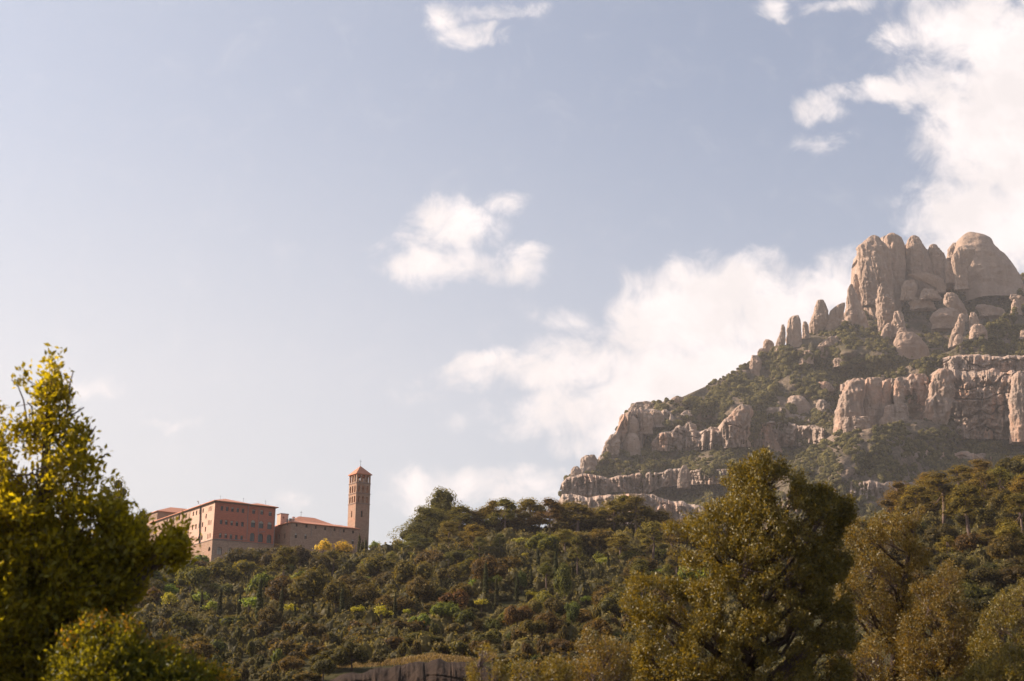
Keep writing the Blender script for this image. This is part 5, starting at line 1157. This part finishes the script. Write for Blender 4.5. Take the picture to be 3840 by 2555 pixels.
# ------------------------------------------------------------------ foreground trees
def in_poly(px, py, poly):
    n = len(poly); c = np.zeros(len(px), bool); j = n - 1
    for i in range(n):
        xi, yi = poly[i]; xj, yj = poly[j]
        c ^= ((yi > py) != (yj > py)) & (px < (xj - xi) * (py - yi) / (yj - yi + 1e-9) + xi); j = i
    return c
def big_tree(name, label, poly, Y0, base, nclump, leaf, per, mat, seed, depth=.35, holes=(), limbs=26, edge=.55, tipmat=None, trunk_r=.22, twigs=(), stems=1, asp=.4, clr=5, gapth=-.28, rough=16, airy=None):
    """a large tree: trunk and limbs reaching foliage clumps that fill a crown volume of real depth"""
    r = np.random.default_rng(seed); root = empty(name); P_ = np.array(poly, float); sc = Y0 / F_PX
    xs = r.uniform(P_[:, 0].min(), P_[:, 0].max(), nclump * 14); ys = r.uniform(P_[:, 1].min(), P_[:, 1].max(), nclump * 14)
    wx = fbm(np.stack([xs / 55, ys / 55, xs * 0 + 3], -1), seed + 7, 2) * rough; wy = fbm(np.stack([xs / 55, ys / 55, xs * 0 + 8], -1), seed + 8, 2) * rough
    k = in_poly(xs + wx, ys + wy, poly); dn = fbm(np.stack([xs / 70, ys / 60, xs * 0], -1), seed, 3)
    k &= dn + r.uniform(-.35, .35, len(xs)) > gapth
    if airy: k &= (ys > airy[0]) | (r.random(len(xs)) < airy[1])
    for hx, hy, hr in holes: k &= (xs - hx) ** 2 + (ys - hy) ** 2 > (hr * r.uniform(.6, 1.2, len(xs))) ** 2
    xs, ys = xs[k][:nclump], ys[k][:nclump]; cx = P_[:, 0].mean()
    # depth of the crown where it stands: thick in the middle, thin at the outline
    from_edge = np.full(len(xs), 1e9)
    for i in range(len(poly)):
        a = P_[i]; b = P_[(i + 1) % len(poly)]; ab = b - a; tt = np.clip(((xs - a[0]) * ab[0] + (ys - a[1]) * ab[1]) / (ab @ ab + 1e-9), 0, 1)
        from_edge = np.minimum(from_edge, np.hypot(xs - a[0] - tt * ab[0], ys - a[1] - tt * ab[1]))
    hd = np.sqrt(np.clip(from_edge, 0, 260) / 260) * 260 * sc * depth * 2 + .12
    Y = Y0 + r.uniform(-1, 1, len(xs)) * hd
    a, b = rayv(xs, ys); c = np.stack([a * Y, Y, b * Y], -1)
    bx, by = base; a0, b0 = ray(bx, by); g = Vector((a0 * Y0, Y0, 0)); gzv = float(gz(g.x, g.y)); root.location = (g.x, g.y, gzv); off = np.array([g.x, g.y, gzv]); c = c - off
    # limbs: group the clumps, run a limb to each group and twigs to the clumps
    seeds = c[r.choice(len(c), limbs, replace=False)]
    for _ in range(5):
        d = ((c[:, None] - seeds[None]) ** 2).sum(-1); w_ = d.argmin(1); seeds = np.array([c[w_ == i].mean(0) if (w_ == i).any() else seeds[i] for i in range(limbs)])
    top = seeds[seeds[:, 2].argmax()]; low = c[:, 2].min()
    tr = MB(); tp = [Vector((0, 0, -.5)), Vector((top[0] * .15, top[1] * .1, max(low, 1) * .8)), Vector((top[0] * .6, top[1] * .5, top[2] * .7)), Vector(top)]
    rr = [trunk_r * 1.3, trunk_r, trunk_r * .55, trunk_r * .12]; tr.tube(tp, rr, 9)
    def on_trunk(z):
        for i in range(3):
            if tp[i].z <= z <= tp[i + 1].z: t = (z - tp[i].z) / (tp[i + 1].z - tp[i].z + 1e-9); return tp[i].lerp(tp[i + 1], t), rr[i] + (rr[i + 1] - rr[i]) * t
        return (tp[0], rr[0]) if z < tp[0].z else (tp[3], rr[3])
    tr.build('trunk', M['bark'], root, smooth=True); lm = MB(); tw = MB()
    for i in range(limbs):
        e = Vector(seeds[i]); hz = math.hypot(e.x - tp[2].x, e.y); st, r0 = on_trunk(max(.6, e.z - hz * r.uniform(.5, 1.0) - .3)); q = st.lerp(e, .5) + Vector((0, 0, -.12 * hz)); q += Vector(tuple(r.normal(size=3) * .08 * hz))
        lm.tube([st, q, e], [min(r0 * .7, .02 + .035 * hz), .012 + .022 * hz, .01], 6)
        mem = np.where(w_ == i)[0]
        for j in mem[:: max(1, len(mem) // 22)]:
            t = r.uniform(.35, 1.0); s_ = st.lerp(q, t * 2) if t < .5 else q.lerp(e, t * 2 - 1); e2 = Vector(c[j]); tw.tube([s_, s_.lerp(e2, .5) + Vector((0, 0, -.03)), e2], [.011, .007, .004], 4)
    lm.build('limbs', M['bark'], root, smooth=True)
    for pl in twigs:
        tw.tube([P(x_, y_, Y0) - Vector(off) for x_, y_ in pl], [.02 * (1 - .6 * i / len(pl)) * Y0 / 24 for i in range(len(pl))], 5)
    tw.build('twigs', M['twig'], root)
    # leaves: sprays that radiate from each twig end
    n = len(c); axis = unit(c - np.array([0, 0, c[:, 2].mean() * .6]) + r.normal(size=c.shape) * .7 + np.array([0, 0, .5])); ax = np.repeat(axis, per, 0); cc = np.repeat(c, per, 0)
    dirs = unit(ax * .8 + r.normal(size=ax.shape) * .75); L = leaf * r.uniform(.65, 1.25, len(dirs)); cc = cc + ax * (r.uniform(-clr, clr * .4, (len(dirs), 1)) * leaf * .35) + r.normal(size=cc.shape) * leaf * .8
    nn = np.cross(dirs, r.normal(size=dirs.shape)); nn[:, 2] = np.abs(nn[:, 2]) + .15; nn = unit(nn - (nn * dirs).sum(1, keepdims=True) * dirs); bb = np.cross(dirs, nn); Lc = L[:, None]
    V = np.stack([cc, cc + dirs * Lc * .5 + bb * Lc * asp * .5 + nn * Lc * .07, cc + dirs * Lc - nn * Lc * .1, cc + dirs * Lc * .5 - bb * Lc * asp * .5 + nn * Lc * .07, cc + dirs * Lc * .5 - nn * Lc * .02], 1).reshape(-1, 3)
    N = len(cc); q = np.arange(N)[:, None] * 5; F = np.concatenate([q + np.array([[0, 1, 4]]), q + np.array([[1, 2, 4]]), q + np.array([[0, 4, 3]]), q + np.array([[4, 2, 3]])], 0)
    t1 = np.clip(r.random(N) * .75 + .25 * (vn(cc * 1.3, 3) * .5 + .5), 0, 1); tint = np.tile(t1, 4)
    mats = [M[mat]]; mi = None
    if tipmat:
        mats.append(M[tipmat]); wz = np.repeat(np.clip(1 - from_edge / 45.0, 0, 1), per) * (np.repeat(ys, per) < np.interp(np.repeat(xs, per), [q[0] for q in tip_line], [q[1] for q in tip_line]))
        mi = np.tile((wz * r.random(N) > .45).astype(int), 4)
    o = mesh('foliage', V, F, None, root, tint=tint, mats=mats, mi=mi, smooth=True); tag(root, label, 'tree'); return root

tip_line = [(200, 2430), (300, 2380), (420, 2400), (560, 2440), (640, 2470), (760, 2540), (900, 2600)]
Lp = [(-60,1555),(15,1550),(45,1572),(105,1592),(135,1575),(182,1560),(186,1525),(172,1500),(135,1488),(112,1450),(88,1412),(118,1405),(155,1412),(182,1400),(174,1372),(184,1350),(178,1332),(198,1332),(210,1352),(228,1364),(230,1392),(238,1425),(246,1455),(248,1495),
      (222,1522),(225,1565),(285,1572),(300,1600),(340,1630),(350,1655),(380,1680),(392,1720),(385,1760),(400,1790),(440,1800),(462,1830),(458,1880),(480,1935),(530,1975),(585,1990),(640,1982),(655,1990),(635,2002),(650,2012),(695,2025),(712,2045),(706,2080),(660,2090),(610,2110),(560,2120),(500,2140),(520,2200),(470,2290),
      (400,2340),(300,2400),(240,2500),(230,2650),(300,2750),(-350,2750),(-350,2050),(-300,1850),(-200,1700)]  # unseen crown beyond the left frame edge, added to shade the lower foliage
big_tree('backlit_tree', 'big backlit tree with yellow green leaves filling the left edge', Lp, 23.0, (60, 3400), 3300, .135, 26, 'fg_left', 101, depth=.42, gapth=-.18, rough=30, airy=(1880, .42), holes=((100,1650,24),(205,1650,44),(255,1810,46),(150,1700,24),(310,1820,32),(345,1860,28),(190,1745,22),(20,1720,22),(560,2060,20),(420,1960,26),(480,2060,24),(350,2050,26)), limbs=64, trunk_r=.26, asp=.5, clr=4,
         twigs=[[(112,1625),(98,1560),(88,1500),(68,1450),(44,1425)],[(108,1556),(130,1545),(155,1528)],[(122,1545),(118,1525),(102,1508)],[(246,1565),(258,1500),(262,1440),(275,1392)],[(262,1560),(290,1545),(315,1528)],[(340,1630),(352,1610),(360,1598)],[(380,1720),(395,1705),(405,1700)]])
big_tree('young_bush_tree', 'round bush with orange young leaf tips at the lower left', [(230,2420),(240,2380),(290,2360),(310,2330),(350,2318),(385,2345),(430,2350),(450,2335),(505,2340),(520,2390),(560,2420),(600,2430),(640,2415),(680,2430),(700,2460),(735,2475),(780,2500),(830,2540),(880,2590),(900,2760),(180,2760),(180,2480)],
         21.3, (480, 3500), 2000, .09, 22, 'fg_bush', 111, depth=.5, limbs=20, tipmat='fg_tip', trunk_r=.12, asp=.42)
Rp = [(2805,1700),(2830,1685),(2850,1700),(2885,1720),(2930,1725),(2945,1760),(2985,1765),(3010,1800),(3050,1820),(3080,1850),(3120,1850),(3160,1870),(3190,1890),(3180,1940),(3150,1990),(3170,2050),(3180,2150),(3200,2300),(3200,2760),(2380,2760),(2370,2600),(2380,2480),(2355,2420),(2375,2350),(2335,2230),(2345,2190),
      (2400,2160),(2440,2150),(2480,2180),(2540,2200),(2575,2170),(2560,2110),(2520,2060),(2490,2010),(2510,1980),(2555,1960),(2545,1900),(2600,1880),(2640,1890),(2700,1900),(2665,1860),(2680,1840),(2700,1820),(2690,1790),(2705,1765),(2760,1750),(2790,1760),(2785,1720)]
big_tree('glossy_oak', 'tall glossy leaved oak with sunlit left side standing in front right of centre', Rp, 36.0, (2800, 3100), 8300, .092, 25, 'fg_right', 121, depth=.5, gapth=-.22, rough=30, holes=((2815,1870,14),(2640,1920,16),(2770,1800,12),(2500,2240,40),(2620,2060,18)), limbs=60, trunk_r=.26, asp=.45, clr=4)
Rq = [(3180,1960),(3230,1935),(3270,1950),(3300,1930),(3320,1900),(3360,1890),(3380,1920),(3420,1900),(3450,1895),(3455,1930),(3420,1980),(3440,2010),(3450,2060),(3490,2080),(3495,2120),(3440,2140),(3400,2160),(3420,2200),(3440,2300),(3460,2400),(3480,2760),(3120,2760),(3110,2300),(3130,2150),(3150,2060)]
big_tree('brown_oak', 'brownish open crowned oak with visible limbs right of the glossy one', Rq, 44.0, (3300, 2950), 2300, .09, 25, 'fg_brown', 131, depth=.45, holes=((3340,2060,34),(3260,2160,40),(3390,2100,30),(3220,2240,34),(3340,2200,30),(3150,2300,24)), limbs=40, trunk_r=.24, asp=.42, clr=5)
Rr = [(3440,2200),(3500,2120),(3560,2100),(3620,2140),(3650,2200),(3660,2300),(3700,2420),(3760,2480),(3700,2760),(3380,2760),(3370,2330),(3400,2250)]
big_tree('low_oak', 'lower brown green oak between the open crowned one and the frame edge', Rr, 42.0, (3520, 3000), 1800, .085, 24, 'fg_brown', 141, depth=.5, gapth=-.5, rough=26, limbs=26, trunk_r=.2, holes=((3480,2380,30),))
Rs = [(3700,2300),(3740,2230),(3760,2180),(3800,2150),(3830,2120),(3870,2160),(3920,2200),(3950,2760),(3600,2760),(3620,2500),(3660,2380)]
big_tree('edge_oak', 'olive green oak cut by the right edge of the frame', Rs, 40.0, (3820, 3000), 1700, .085, 24, 'fg_right', 151, depth=.5, gapth=-.4, limbs=24, trunk_r=.2)
Ru = [(3600,2560),(3680,2480),(3760,2430),(3820,2440),(3900,2400),(3960,2760),(3300,2760),(3400,2600),(3500,2540)]
big_tree('low_oak', 'dark low oak in the bottom right corner', Ru, 34.0, (3650, 3200), 1500, .085, 24, 'fg_right', 161, depth=.5, gapth=-.6, limbs=20, trunk_r=.16)
for i, (pl, Y, bs, nc, lb) in enumerate((
   ([(2140,2420),(2165,2400),(2180,2430),(2205,2370),(2225,2360),(2235,2400),(2265,2365),(2290,2385),(2330,2400),(2345,2390),(2360,2440),(2370,2520),(2400,2760),(2090,2760),(2110,2600),(2130,2520)], 30, (2240, 3400), 1100, 'upright glossy leaved bush against the oak, bottom right of centre'),
   ([(1765,2440),(1780,2425),(1820,2420),(1850,2440),(1880,2470),(1900,2520),(1920,2760),(1770,2760),(1760,2560),(1757,2490)], 28, (1820, 3500), 700, 'small glossy leaved bush at the right end of the rock ledge'),
   ([(1920,2480),(1945,2465),(1960,2500),(1990,2455),(2000,2480),(2020,2530),(2060,2460),(2100,2470),(2130,2500),(2150,2760),(1880,2760),(1880,2560)], 29, (2000, 3500), 900, 'low glossy leaved bush between the two taller bushes'))):
    big_tree('glossy_bush', lb, pl, Y, bs, nc, .07, 13, 'fg_right' if i != 0 else 'fg_brown', 171 + i, depth=.45, limbs=14, trunk_r=.07, asp=.36)

# ------------------------------------------------------------------ haze
hz = MB(); hz.box((-3100, -3100, -60), (6200, 0, 0), (0, 6200, 0), (0, 0, 900)); ho = hz.build('haze', None); tag(ho, kind='stuff')
hm, t, o = new_mat('haze_air'); pvn = t.node('ShaderNodeVolumePrincipled'); pvn.inputs['Color'].default_value = (1.0, .93, .90, 1); pvn.inputs['Density'].default_value = HAZE; pvn.inputs['Anisotropy'].default_value = .35
t.l.new(pvn.outputs[0], o.inputs['Volume']); ho.data.materials.append(hm)

_n = {}
for o in bpy.context.scene.objects:
    if o.parent is None: k = o.name.split('.')[0]; _n[k] = _n.get(k, 0) + 1
print('COUNTS', _n)
